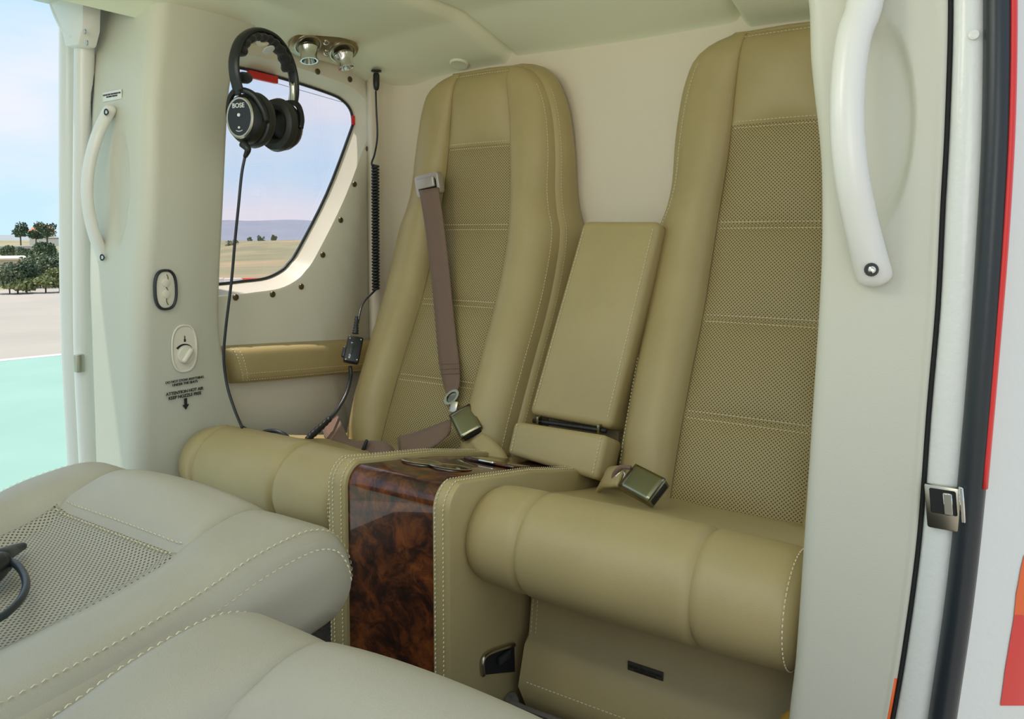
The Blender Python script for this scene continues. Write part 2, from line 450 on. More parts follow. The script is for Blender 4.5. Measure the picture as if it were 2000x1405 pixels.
# side wall with the window opening (plane x = -1.36)
WX = -1.36
gl_px = [(430, 556), (475, 551), (520, 545), (550, 531), (566, 515), (585, 488), (640, 380), (685, 262), (691, 238), (686, 213), (668, 193), (640, 180), (580, 160), (520, 143), (478, 133)]
g2 = [(px(u, v, 0, -1.40).y, px(u, v, 0, -1.40).z) for u, v in gl_px]
g2 = [(.93, .703)] + g2[:] + [(1.0, 1.149), (.94, 1.145), (.915, 1.12), (.905, 1.0), (.905, .85), (.912, .73)]
gl = [(p.x, p.y) for p in cat([V((y, z, 0)) for y, z in g2], 4, True)]
def offs(loop, d):
    n = len(loop); out = []
    for i in range(n):
        p, q_ = loop[i-1], loop[(i+1) % n]; t = V((q_[0]-p[0], q_[1]-p[1])).normalized()
        out.append((loop[i][0]+t.y*d, loop[i][1]-t.x*d))
    return out
cyc = (sum(p[0] for p in gl)/len(gl), sum(p[1] for p in gl)/len(gl))
test = offs(gl, .02); sg = 1 if math.hypot(test[0][0]-cyc[0], test[0][1]-cyc[1]) > math.hypot(gl[0][0]-cyc[0], gl[0][1]-cyc[1]) else -1
open_ = offs(gl, sg*.020)
open2 = offs(gl, sg*.028)
outer = []
Y0, Y1, Z0, Z1 = .845, 1.416, FLOOR, 1.25
for (y, z) in open2:
    dy, dz = y-cyc[0], z-cyc[1]; s = min(((Y1 if dy > 0 else Y0)-cyc[0])/dy if abs(dy) > 1e-6 else 9, ((Z1 if dz > 0 else Z0)-cyc[1])/dz if abs(dz) > 1e-6 else 9)
    outer.append((cyc[0]+dy*s, cyc[1]+dz*s))
# snap nearest to the corners
for cy_, cz_ in ((Y0, Z0), (Y0, Z1), (Y1, Z0), (Y1, Z1)):
    i = min(range(len(outer)), key=lambda k: math.hypot(outer[k][0]-cy_, outer[k][1]-cz_)); outer[i] = (cy_, cz_)
loops = [(outer, WX), (open2, WX), (open_, WX-.003), (offs(gl, sg*.004), -1.396), (gl, -1.402)]
vs = []; fs = []; n = len(gl)
for lp, x in loops: vs += [V((x, y, z)) for y, z in lp]
for k in range(len(loops)-1):
    for i in range(n):
        j = (i+1) % n; fs.append((k*n+i, k*n+j, (k+1)*n+j, (k+1)*n+i))
wl = tag(mobj('wall_left', vs, fs, M_cream, None, True), kind='structure')
bm = bmesh.new(); bm.from_mesh(wl.data); bmesh.ops.recalc_face_normals(bm, faces=bm.faces[:])
if sum(f.normal.x*f.calc_area() for f in bm.faces) < 0: bmesh.ops.reverse_faces(bm, faces=bm.faces[:])
bm.to_mesh(wl.data); bm.free()
try: wl.data.set_sharp_from_angle(angle=math.radians(32))
except Exception: pass
so = wl.modifiers.new('thickness', 'SOLIDIFY'); so.thickness = .012; so.offset = -1
# fastening screws around the window
for u, v in [(735, 210), (718, 291), (692, 360), (665, 430), (630, 498), (588, 560), (532, 575), (460, 581), (683, 155), (620, 140)]:
    p = px(u, v, 0, WX)
    lathe('screw', [(.0068, 0), (.0068, .0015), (.0058, .003), (.003, .0036), (.0025, .0026), (0, .0026)], p, frame((1, 0, 0)), M_bronze, wl, 16)
# window pane, seal and red pull tabs
win = empty('window_1', (-1.402, 1.1, .92), kind='structure')
mp_ = lambda y, z, d: V((d, y, z))
pane = prism('pane', gl, mp_, -1.410, -1.405, M_glass, win)
sl = offs(gl, -sg*.004)
vs = []; fs = []
for lp, x in ((gl, -1.400), (sl, -1.400), (sl, -1.405), (gl, -1.405)): vs += [V((x, y, z)) for y, z in lp]
for k in range(4):
    for i in range(n):
        j = (i+1) % n; kk = (k+1) % 4; fs.append((k*n+i, k*n+j, kk*n+j, kk*n+i))
mobj('window_seal', vs, fs, M_rubber, win)
p1 = px(480, 143, 0, -1.395); p2 = px(545, 158, 0, -1.395)
d = (p2-p1).normalized(); upv = V((1, 0, 0)).cross(d)
if upv.z < 0: upv = -upv
tag(rbox('pull_handle', (p1+p2)/2, (.075, .010, .016), M_red, win, .002, 2, axes(d, V((1, 0, 0)), upv)), 'red emergency pull handle')
p = px(690, 235, 0, -1.399)
tag(rbox('pull_tab', p, (.004, .010, .022), M_red, win, .0018), 'small red pull tab on the pane edge')
# scribe line on the pane
tube('trim_strip', [px(488, 148, 0, -1.404), px(600, 180, 0, -1.404), px(680, 203, 0, -1.404)], .0006, M_satin, win, 5)

# ---- headliner: three panels with a rolled aft edge
ce = empty('ceiling', (-.75, .5, 1.24), kind='structure')
CH = [(-5, 0), (1.275, 0), (1.295, .0015), (1.315, .006), (1.40, .0285), (1.452, .0435), (1.474, .050), (1.486, .0565), (1.494, .066)]
CV = lin(.12, 1.26, 22)+[1.275, 1.285, 1.295, 1.305, 1.315, 1.33, 1.36, 1.40, 1.43, 1.452, 1.463, 1.474, 1.480, 1.486, 1.490, 1.494]
def roll(y, y0, r):
    """flat headliner, then a soft chamfer down to the bulkhead"""
    return y, interp(y, CH)
YS = lin(-.75, 1.2, 20)+lin(1.23, 1.40, 8)[0:7]
def centre_panel(u, v):
    x0, x1 = -1.002, -.488
    x = x0+(x1-x0)*u
    e_ = min(u, 1-u)*(x1-x0); lip = .014*(1-min(1, e_/.018))**2
    y, dz = roll(v, 1.40, .058)
    return V((x, y, 1.252-dz*.95+lip - .004*math.sin(PI*u)))
uu = [0, .008, .018, .03]+lin(.06, .94, 14)+[.97, .982, .992, 1]
vv = CV
cpn = gridpart('ceiling_panel', centre_panel, uu, vv, M_ceil, ce, flip=True)
def left_panel(u, v):
    x0, x1 = -1.37, -.999
    x = x0+(x1-x0)*u
    e_ = (1-u)*(x1-x0); lip = .028*(1-min(1, e_/.024))**2
    y, dz = roll(v, 1.395, .05)
    z = 1.236 - .045*(1-u)**3
    return V((x, y, z-dz*.90+lip))
gridpart('ceiling_panel', left_panel, lin(0, .94, 16)+[.96, .98, .992, 1], CV, M_ceil, ce, flip=True)
def right_panel(u, v):
    p = left_panel(1-u, v); return V((-1.490-p.x, p.y, p.z))
gridpart('ceiling_panel', right_panel, [0, .008, .02, .04]+lin(.06, 1, 16), CV, M_ceil, ce, flip=True)
rbox('roof_skin', (-.75, .86, 1.30), (1.36, 1.5, .03), M_white, ce, .01)
for x_ in (-1.002, -.488): rbox('leak_strip', (x_, .78, 1.2665), (.03, 1.34, .012), M_olive, ce, .002)  # dark strips added over the panel gaps to stop light leaking in
# corner cove between wall and headliner
tube('cove_strip', [V((-1.35, .98, 1.206)), V((-1.352, 1.2, 1.203)), V((-1.352, 1.36, 1.199)), V((-1.335, 1.43, 1.197)), V((-1.29, 1.468, 1.196))], .012, M_ceil, ce, 8)

# ---- far door post (between the far doorway and the window)
d2 = empty('door_2', (-1.35, .8, FLOOR), kind='structure')
T_corner = [(.412, .758), (.679, .772), (.855, .792), (1.032, .803), (1.211, .828)]
T_aft = [(.30, 1.04), (.425, .984), (.547, .949), (.627, .937), (.71, .94), (.861, .953), (1.055, .970), (1.110, .980), (1.156, .996), (1.207, 1.033), (1.245, 1.085)]
def tabx(pts, y): return sorted((px(u, v, 1, y).z, px(u, v, 1, y).x) for u, v in pts)
T_out = []
for u_, v_ in ((188, 0), (181, 200), (178, 450), (180, 650), (188, 890)):
    p = px(u_, v_, 1, .78)
    for _ in range(4): p = px(u_, v_, 1, sinterp(p.z, T_corner)+.002)
    T_out.append((p.z, p.x))
T_out.sort()
hc = px(222, 368, 1, .785)
def far_post(u, v):
    yc = sinterp(v, T_corner); ya = sinterp(v, T_aft); xo = sinterp(v, T_out); r = .028; rf = .012
    if u < 1:      # aft return to the wall
        return V((WX+.002+(-1.3-rf-WX-.002)*u, ya, v))
    if u < 2:      # small round
        q = (u-1)*PI/2; return V((-1.3-rf+rf*math.sin(q), ya-rf+rf*math.cos(q), v))
    if u < 3:      # inboard face
        t = u-2; return V((-1.3+.004*math.sin(PI*t), (ya-rf)+(yc+r-ya+rf)*t, v))
    if u < 4:      # big corner
        q = (u-3)*PI/2; return V((-1.3-r+r*math.cos(q), yc+r-r*math.sin(q), v))
    t = min(1, u-4); x = (-1.3-r)+(xo+1.3+r)*t; y = yc
    if u <= 5:
        e_ = ((x-hc.x)/.030)**2+((v-hc.z)/.105)**2
        if e_ < 1: y += .010*min(1, (1-e_)*2.2)**.7
        return V((x, y+.002*t, v))
    return V((xo-.001, y+.002+(u-5)*.15, v))
us = [0, .5]+lin(1, 2, 5)+lin(2.12, 3, 9)+lin(3.12, 4, 8)+lin(4.04, 5, 24)+[5.1, 6]
gridpart('jamb_panel', far_post, us, lin(FLOOR, 1.246, 130), M_post, d2)
# door rail, seal and outer strip
def strip(name, tab, y, wd, dp, m, parent, n=26, z0=FLOOR, z1=1.25, rnd=True):
    pts = [V((sinterp(z, tab), y, z)) for z in lin(z0, z1, n)]
    return tube(name, pts, wd/2, m, parent, 12 if rnd else 4, 1, dp/wd, V((1, 0, 0)), False)
sh = lambda tab, dx: [(z, x+dx) for z, x in tab]
strip('door_seal', sh(T_out, -.003), .812, .012, .014, M_rubber, d2)
strip('door_rail', tabx([(166, -20), (164, 200), (162, 450), (164, 700), (173, 890)], .80), .80, .031, .036, M_white, d2)
strip('outer_rail', tabx([(137, -20), (136, 200), (136, 450), (141, 700), (151, 890)], .83), .83, .034, .04, M_white, d2)
p = px(155, 710, 1, .782); tag(rbox('strike_plate', p, (.012, .016, .034), M_satin, d2, .002), 'small steel strike plate')
# hinge bracket at the head of the far doorway
br = [px(u, v, 1, .775) for u, v in ((130, -20), (135, 20), (148, 70), (152, 92))]
tube('hinge_arm', [px(u, v, 1, .775) for u, v in ((100, -6), (112, 28), (128, 58), (146, 74))], .0075, M_white, d2, 10)
def brk(a_, b_, dd): return px(a_, b_, 1, .79) + V((0, dd, 0))
prism('hinge_bracket', [(92, -10), (186, -10), (184, 60), (176, 92), (150, 96), (142, 60), (118, 6), (94, 6)], brk, -.022, .012, M_white, d2, .004)
for u, v in ((166, 62), (170, 84)):
    lathe('rivet', [(.005, 0), (.0045, .0015), (0, .002)], px(u, v, 1, .768)+V((0, 0, 0)), frame((0, -1, 0)), M_satin, d2, 12)
# far door sill and roof rail above (frame of the opening)
rbox('door_sill', (-1.42, .0, FLOOR+.005), (.16, 1.56, .05), M_white, d2, .01)
rbox('door_header', (-1.44, .0, 1.266), (.27, 1.70, .07), M_white, d2, .02)  # out of view; widened outward to shade the jamb

# ---- near door post (right of the picture)
d1 = empty('door_1', (-.12, .82, FLOOR), kind='structure')
T_nl = [(.10, -.214), (.31, -.202), (.373, -.197), (.496, -.192), (.606, -.188), (.752, -.183), (.816, -.183), (.88, -.186), (.968, -.197), (1.026, -.201), (1.24, -.235)]
T_ns = [(.10, -.140), (.344, -.105), (.424, -.096), (.524, -.088), (.644, -.084), (.737, -.080), (.828, -.079), (.896, -.078), (1.006, -.079), (1.24, -.09)]
T_sl = [(.10, -.105)]
sealR = [(1970, 0), (1968, 200), (1955, 450), (1935, 700), (1915, 930), (1895, 1150), (1860, 1405)]
sealL = [(1930, 0), (1928, 250), (1919, 450), (1904, 700), (1882, 950), (1852, 1200), (1821, 1405)]
def tabpx(pts, y): return sorted((px(u, v, 1, y).z, px(u, v, 1, y).x) for u, v in pts)
T_sR = tabpx(sealR, .8); T_sL = tabpx(sealL, .8)
hn = px(1712, 245, 1, .8)
def near_post(u, v):
    xl = sinterp(v, T_nl); xs_ = sinterp(v, T_ns)-.002; r = .012
    if u < 1: return V((xl, .8+r+(1-u)*.16, v))
    if u < 2:
        q = (u-1)*PI/2; return V((xl+r-r*math.cos(q), .8+r-r*math.sin(q), v))
    t = min(1, u-2); x = xl+r+(xs_-xl-r)*t; y = .8
    dx = (x-hn.x)/.032; dz = (v-hn.z)/.092
    e_ = dx*dx+dz*dz
    if e_ < 1 and x > -.205: y += .009*min(1, (1-e_)*3)**.8
    if t > .93: y -= .0015*math.sin((t-.93)/.07*PI)
    if u > 3: y += (u-3)*.03
    return V((x, y, v))
gridpart('jamb_panel', near_post, [0, .5]+lin(1, 2, 7)+lin(2.02, 3, 44)+[3.3, 4], lin(FLOOR, 1.246, 170), M_post, d1)
strip('seam_gap', sh(T_ns, .0), .806, .0046, .012, M_dark, d1)
def near_frame(u, v):
    a_ = sinterp(v, T_ns)+.002; b_ = sinterp(v, T_sL)
    if u > 1: return V((b_, .803+(u-1)*.05, v))
    if u < 0: return V((a_, .803-u*.05, v))
    t = u; y = .803 - .007*math.sin(PI*min(1, t*1.05))**.6
    return V((a_+(b_-a_)*t, y, v))
gridpart('frame_panel', near_frame, [-1]+lin(0, 1, 18)+[2], lin(FLOOR, 1.246, 80), M_frame, d1)
strip('rubber_seal', [(z, (sinterp(z, T_sL)+sinterp(z, T_sR))/2) for z in lin(FLOOR, 1.25, 20)], .800, .0225, .026, M_rubber, d1, 60)
tag(strip('edge_stripe', [(z, sinterp(z, T_sR)+.0035) for z in lin(.60, 1.25, 12)], .798, .0062, .012, M_red, d1, 30, .58), 'red painted edge behind the black seal')
def skin(u, v):
    a_ = sinterp(v, T_sR)+.003
    return V((a_+.12*u, .806+.22*u-.03*math.sin(PI*u), v))
gridpart('outer_skin', skin, lin(0, 1, 12), lin(FLOOR-.5, 1.3, 40), M_frame, d1)
# painted livery on the outer skin: red and orange sweep at the bottom right
def on_skin(u, v, lift):
    """point of the curved outer skin on this photo sight line, by bisection along the skin parameter"""
    d_ = (u-1000)/F*R - (v-CY)/F*UP + FW
    lo, hi = 0.0, 1.0
    for _ in range(40):
        mid = (lo+hi)/2; z_ = .6
        for __ in range(4):
            s_ = skin(mid, z_); t_ = s_.y/d_.y; z_ = EYE.z+d_.z*t_
        s_ = skin(mid, z_)
        if EYE.x+d_.x*s_.y/d_.y > s_.x: lo = mid
        else: hi = mid
    return skin((lo+hi)/2, z_) + V((.5, -.8, 0)).normalized()*lift
def decal(name, quads, m, lab):
    """quads: rows of (u_left, u_right, v)"""
    vs = []; fs = []
    for ul, ur, v in quads:
        for k in range(5): vs.append(on_skin(ul+(ur-ul)*k/4, v, .0008))
    for i in range(len(quads)-1):
        for k in range(4): a_ = i*5+k; fs.append((a_, a_+5, a_+6, a_+1))
    tag(mobj(name, vs, fs, m, d1, True), lab)
decal('livery_stripe', [(1984, 2040, 1160), (1979, 2040, 1210), (1970, 2040, 1262), (1962, 2040, 1310), (1957, 2040, 1350), (1953, 2040, 1378)], M_red, 'red painted sweep on the outer skin')
decal('livery_stripe', [(1999, 2040, 1085), (1993, 2040, 1110), (1988, 2040, 1140), (1984, 2040, 1160), (1980, 2040, 1200), (1996, 2040, 1206)], M_orange, 'orange painted sweep on the outer skin')
for v0, v1 in ((0, 26), (30, 44), (70, 84)):
    decal('marking', [(1980, 1986, v0), (1980, 1986, v1)], M_red, 'dark red marking on the outer skin')
# door latch opening in the frame
lp_ = px(1845, 992, 1, .793); exx, ezz = V((1, 0, 0)), V((-.10, 0, 1)).normalized()
lat = rbox('strike_plate', lp_, (.030, .006, .040), M_satin, d1, .002, 2, axes(exx, V((0, 1, 0)), ezz)); lat['label'] = 'bright steel latch plate'
rbox('latch_opening', lp_+V((-.001, -.002, .006)), (.021, .006, .022), M_dark, lat, .001, 1, axes(exx, V((0, 1, 0)), ezz))
rbox('latch_bolt', lp_+V((.003, -.004, .005)), (.008, .004, .020), M_chrome, lat, .001, 1, axes(exx, V((0, 1, 0)), ezz))
rbox('latch_lip', lp_+V((.014, -.005, .007)), (.004, .006, .032), M_chrome, lat, .001, 1, axes(exx, V((0, 1, 0)), ezz))
p = px(1902, 68, 1, .795); lathe('plug_cap', [(.0042, 0), (.0042, .001), (.003, .0015), (0, .0015)], p, frame((0, -1, 0)), M_frame, d1, 16)
strip('paint_edge', [(z, sinterp(z, T_ns)-.0035) for z in (.1, .30, .36, .40)], .8005, .0035, .004, M_orange, d1, 10, .1, .385)

# ================================================================== SEATS
SP = [(.30, 1.165), (.355, 1.195), (.40, 1.212), (.53, 1.270), (.69, 1.345), (.85, 1.392), (1.02, 1.408), (1.17, 1.405)]
ZS = [.352, .502, .658, .820, .998, 1.160]
WO = [(.35, .205), (.57, .212), (.75, .215), (.815, .211), (.855, .198), (.90, .190), (.98, .186), (1.06, .175), (1.11, .158), (1.132, .142), (1.150, .118), (1.160, .092)]
WP = [(.35, .105), (.50, .106), (.66, .104), (.82, .100), (.95, .088), (1.0, .084), (1.065, .079), (1.168, .066)]
def backrest(root, cx, lab_x):
    wo_ = lambda z: sinterp(z, WO)
    wp_ = lambda z: sinterp(z, WP)
    def nrm(z):
        a_ = sinterp(z-.01, SP); b_ = sinterp(z+.01, SP); return V((0, -.02, (b_-a_))).normalized()
    def surf(x, z):
        W, P_ = wo_(z), wp_(z); u = abs(x)
        amp = interp(z, [(.35, .030), (.45, .046), (.85, .042), (1.0, .026), (1.1, .012), (1.168, .006)])
        if u <= P_+1e-6:
            i = max(k for k in range(5) if z >= ZS[k]-1e-6); f = (z-ZS[i])/(ZS[i+1]-ZS[i])
            edge = min(f*(ZS[i+1]-ZS[i]), (1-f)*(ZS[i+1]-ZS[i])); eu = P_-u
            d_ = .012*(1-math.exp(-edge/.020)) * (1-math.exp(-max(0, eu)/.03))
            if i == 4: d_ *= 1.5
        else:
            t = (u-P_)/max(1e-4, W-P_); t = min(1, t)
            d_ = amp*math.sin(PI*t**.75)**.62 if 0 < t < 1 else 0
            d_ -= .012*max(0, (t-.8)/.2)**2
        top = max(0, (z-1.112)/.048)
        d_ -= .022*top**2.2
        n_ = nrm(z); return V((cx+x, sinterp(z, SP), z))+n_*d_
    rows = []
    seg = []
    for i in range(5):
        h = ZS[i+1]-ZS[i]
        r_ = [ZS[i], ZS[i]+.003, ZS[i]+.008, ZS[i]+.016]+lin(ZS[i]+.028, ZS[i+1]-.028, 9)+[ZS[i+1]-.016, ZS[i+1]-.008, ZS[i+1]-.003, ZS[i+1]]
        seg.append(r_); rows += r_[:-1] if i < 4 else r_
    names = ['back_panel']*4+['headrest_panel']
    us_c = [-1, -.97, -.92, -.85]+lin(-.75, .75, 11)+[.85, .92, .97, 1]
    for i in range(5):
        gridpart(names[i], lambda u, z: surf(u*wp_(z), z), us_c, seg[i], M_leather if i == 4 else M_perf, root, flip=False)
    ts = [0, .02, .06, .12, .2, .3, .4, .5, .6, .7, .78, .85, .91, .96, 1]
    for s in (-1, 1):
        gridpart('side_bolster', lambda t, z: surf(s*(wp_(z)+1e-5+(wo_(z)-wp_(z))*t), z), ts, rows, M_leather, root, flip=(s < 0))
    # outer band around the rim, back towards the bulkhead
    edge = [(-1, z) for z in rows]+[(u, rows[-1]) for u in lin(-.9, .9, 9)]+[(1, z) for z in reversed(rows)]
    cz = .75
    def band(i, k):
        s, z = edge[int(i)]
        top = rows[-1]
        if z < top or abs(s) == 1: p = surf(s*wo_(z)*.9999, z)
        else: p = surf(s*wo_(z), z)
        tt = max(0, min(1, (z-1.06)/.10)); ang = 1 if abs(s) == 1 else 0
        ox = (1 if s > 0 else -1)*(1-tt*.55)*abs(s)**4; oz = tt*.25 + (1-abs(s))*.1
        o = V((ox, 0, oz)); o = o.normalized()*min(1, o.length*1.6) if o.length > 0 else V((0, 0, 0))
        D = interp(z, [(.75, .098), (1.0, .062), (1.17, .050)]); bl = .016*math.sin(PI*min(1, k*.92+.08))**.8*(1 if k > 0 else 0) + .010*k
        yb = min(p.y+D*k, 1.502)
        return V((p.x, yb, p.z))+o*bl
    gridpart('side_panel', lambda i, k: band(i, k), list(range(len(edge))), [0, .04, .12, .25, .4, .6, .8, 1], M_leather, root, flip=True)
    # stitching
    paths = []
    def add(pts): paths.append(([p+n_*.0004 for p, n_ in pts], [n_ for p, n_ in pts]))
    for i in range(1, 5):
        for dz in (-.0055, .0055):
            z = ZS[i]+dz; add([(surf(u*wp_(z), z), nrm(z)) for u in lin(-.96, .96, 24)])
    for s in (-1, 1):
        add([(surf(s*(wo_(z)-.007), z)+nrm(z)*.0006, nrm(z)) for z in lin(.36, 1.12, 90)])
    add([(surf(x, 1.152)+nrm(1.15)*.001, (nrm(1.15)+V((0, 0, .6))).normalized()) for x in lin(-.07, .07, 16)])
    ob = []
    ne = len(rows)
    for rng in (range(4, ne-6), range(len(edge)-ne+6, len(edge)-4)):
        ob.append(([band(i, .09)+V(((1 if edge[i][0] > 0 else -1)*.0008, 0, 0)) for i in rng], [V(((1 if edge[i][0] > 0 else -1)*.9, -.45, 0)).normalized() for i in rng]))
    stitches('stitching', paths+ob, M_thread, root)
    return surf, nrm
def rear_cushion(root, cx, xl, xr, s1, s2):
    """front roll + sloping pan; xl..xr local extent, s1,s2 the two cross seams"""
    P = [(1.235, .368), (1.19, .374), (1.12, .386), (1.05, .402), (.98, .422)]
    cyy, czz, r = .888, .387, .066
    arc = [(cyy+r*1.05*math.cos(q), czz+r*math.sin(q)) for q in lin(PI*.40, PI*1.58, 22)]
    P += [(.94, .438)] + arc + [(.96, .330), (1.05, .322), (1.20, .28)]
    C = [V((0, y, z)) for y, z in P]; CC = cat(C, 2)
    m = len(CC); nr = []
    for i in range(m):
        t = (CC[min(i+1, m-1)]-CC[max(i-1, 0)]).normalized(); nr.append(V((0, t.z, -t.y)))
    if nr[5].z < 0: nr = [-k for k in nr]
    nose0 = 10; nose1 = m-7
    rL, rR = .045, .030
    def sc_(x):
        q = 0
        if x < xl+rL: q = (xl+rL-x)/rL
        if x > xr-rR: q = (x-xr+rR)/rR*.93
        q = min(.999, q)
        return (1-q**2.6)**(1/2.6), q
    
    def surf(x, i):
        i = int(i); p = CC[i]; s, q = sc_(x)
        d_ = 0
        for s_ in (s1, s2): d_ -= .0055*math.exp(-((x-s_)/.005)**2)
        c_ = V((0, min(max(p.y, cyy), 1.15), czz - (max(0, p.y-.92))*.30))
        k = s if i > 6 else (.5+.5*s)
        # gentle crown between the ends
        d_ += .004*math.sin(PI*(x-xl)/(xr-xl)) if nose0 < i < nose1 else 0
        v_ = c_+(p-c_)*k+nr[i]*d_
        return V((cx+x, v_.y, v_.z))
    xsL = [xl, xl+.002, xl+.006, xl+.012, xl+.02, xl+.03, xl+.045]; xsR = [xr-.03, xr-.022, xr-.015, xr-.009, xr-.004, xr-.001, xr]
    def cols(a_, b_): return [a_, a_+.003, a_+.007, a_+.014]+lin(a_+.025, b_-.025, 6)+[b_-.014, b_-.007, b_-.003, b_]
    def mid(a_, b_): return [a_, a_+.003, a_+.007, a_+.014]+lin(a_+.025, b_-.03, 5)
    iv = list(range(nose0, m))
    A = xsL+[x for x in lin(xl+.05, s1-.02, 4)]+[s1-.014, s1-.007, s1-.003, s1] if s1-xl > .075 else xsL[:5]+[s1-.010, s1-.006, s1-.003, s1]
    Cc = [s2, s2+.003, s2+.007, s2+.014]+lin(s2+.022, xr-.034, 5)+xsR
    for cs in (A, cols(s1, s2), Cc): gridpart('bolster_panel', surf, cs, iv, M_leather, root, flip=True)
    pan = gridpart('seat_pan', surf, xsL+lin(xl+.06, xr-.04, 16)+xsR, list(range(0, nose0+1)), M_leather, root, flip=True)
    # closing caps
    for xx, s in ((xl, -1), (xr, 1)):
        ring = [surf(xx, i) for i in range(m)]; cc = sum(ring, V())/m + V((.003*s, 0, 0))
        ring2 = [r_.lerp(cc, .12)+V((.003*s, 0, 0)) for r_ in ring]
        vs = ring+ring2+[cc+V((.002*s, 0, 0))]
        fs = []
        for i in range(m-1):
            fs.append((i, i+1, m+i+1, m+i)); fs.append((m+i, m+i+1, 2*m))
        mobj('end_cap', vs, fs, M_leather, root, True, None, s > 0)
    def cn(x, i): return nr[int(i)]
    paths = []
    for x in (xr-.017, xr-.004):
        ii = range(9, m-4); pts = [surf(x, i)+(nr[i]+V((.5 if x > xr-.01 else .1, 0, 0)))*.001 for i in ii]
        paths.append((pts, [(nr[i]+V((.5 if x > xr-.01 else .1, 0, 0))).normalized() for i in ii]))
    ii = range(9, m-4); paths.append(([surf(xl+.010, i)+(nr[i]-V((.8, 0, 0)))*.0008 for i in ii], [(nr[i]-V((.8, 0, 0))).normalized() for i in ii]))
    stitches('stitching', paths, M_thread, root)
    return surf
CF, CN = -1.035, -.392
sf = empty('passenger_seat', (CF, 1.05, FLOOR), 'tan leather rear seat beside the side window, with a long brown shoulder belt', 'seat', 'rear passenger seats')
bf, nf = backrest(sf, CF, 0)
rear_cushion(sf, CF, -.262, .162, -.200, .015)
sn = empty('passenger_seat', (CN, 1.05, FLOOR), 'tan leather rear seat nearest the white door post, with open space below its front roll', 'seat', 'rear passenger seats')
bn, nn = backrest(sn, CN, 0)
rear_cushion(sn, CN, -.258, .195, -.160, .075)
# pedestals under both seats, the near one skirted in leather
def skirt(root, cx, w0, w1):
    prof = [(.985, .35), (.965, .29), (.955, .212), (.943, .203), (.930, .160), (.926, .148), (.96, .082)]
    def f(u, k): y, z = prof[int(k)]; return V((cx+w0+(w1-w0)*u, y, z))
    gridpart('leather_skirt', f, lin(0, 1, 8), range(len(prof)), M_leather, root, flip=True)
    gridpart('corner_cover', lambda u, k: V((cx+w0-.03*u+.004*math.sin(9*prof[int(k)][1]*10)*u, prof[int(k)][0]+.07*u, prof[int(k)][1])), lin(0, 1, 5), range(len(prof)), M_leather, root)
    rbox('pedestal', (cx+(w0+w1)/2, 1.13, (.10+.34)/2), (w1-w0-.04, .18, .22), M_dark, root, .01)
    P1 = []
    for x in (.004, .012): P1.append(([V((cx+w0+x, interp(z, [(.148, .926), (.160, .930), (.203, .943), (.212, .955), (.29, .965), (.35, .985)])-.001, z)) for z in lin(.215, .34, 14)], [V((0, -1, 0))]*14))
    P1.append(([V((x, .9285, .157)) for x in lin(cx+w0+.01, cx+w1, 30)], [V((0, -1, .3)).normalized()]*30))
    stitches('stitching', P1, M_thread, root)
skirt(sn, CN, -.222, .17)
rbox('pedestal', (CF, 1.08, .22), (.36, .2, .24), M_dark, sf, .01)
# seat rail slot low on the console side, with a bent metal edge
brk_ = empty('rail_slot', px(975, 1295, 0, -.632), 'dark seat rail slot with a bent metal edge low on the console side', 'bracket')
sl_px = [(944, 1318), (944, 1292), (957, 1278), (1003, 1262), (1004, 1312)]
prism('shade_plate', [(px(u, v, 0, -.633).y, px(u, v, 0, -.633).z) for u, v in sl_px], lambda a_, b_, d_: V((d_, a_, b_)), -.634, -.6315, M_dark, brk_, 0, False)  # flat dark plate paints the shade of an open hollow
tube('bent_edge', [px(u, v, 0, -.630) for u, v in ((944, 1320), (943, 1292), (957, 1276), (1004, 1260))], .0032, M_satin, brk_, 8, 5)
rbox('latch_block', px(985, 1284, 0, -.628), (.006, .030, .012), M_rubber, brk_, .002)
# woven mat lying on the cabin floor
fm = empty('floor_mat', (-.42, .66, FLOOR), 'dark brown woven floor mat with a grey bound edge below the near rear seat', 'mat')
rbox('mat_pad', (-.415, .66, FLOOR+.024), (.41, .52, .048), M_carpet, fm, .012, 3)
tube('bound_edge', [V((-.615, .45, FLOOR+.044)), V((-.615, .895, FLOOR+.044)), V((-.600, .915, FLOOR+.044)), V((-.22, .917, FLOOR+.044))], .006, mat('grey_binding', (.16, .145, .12), .9, bump=.5, bump_scale=250, sheen=.1), fm, 8, 5)
# dark placard on the skirt
p = px(1262, 1313, 1, .957)
pl_ = empty('placard', p, 'dark brown warning placard on the leather skirt below the near seat', 'placard')
py_ = interp(p.z, [(.203, .943), (.212, .955), (.29, .965)])
rbox('plate', (p.x, py_-.001, p.z), (.052, .0018, .018), M_label, pl_, .0006)
text('lettering', 'DO NOT STOW ANYTHING\nUNDER THE SEATS', (p.x, py_-.0021, p.z+.0015), (1, 0, 0), (0, 0, 1), .0040, M_labtxt, pl_, .95)

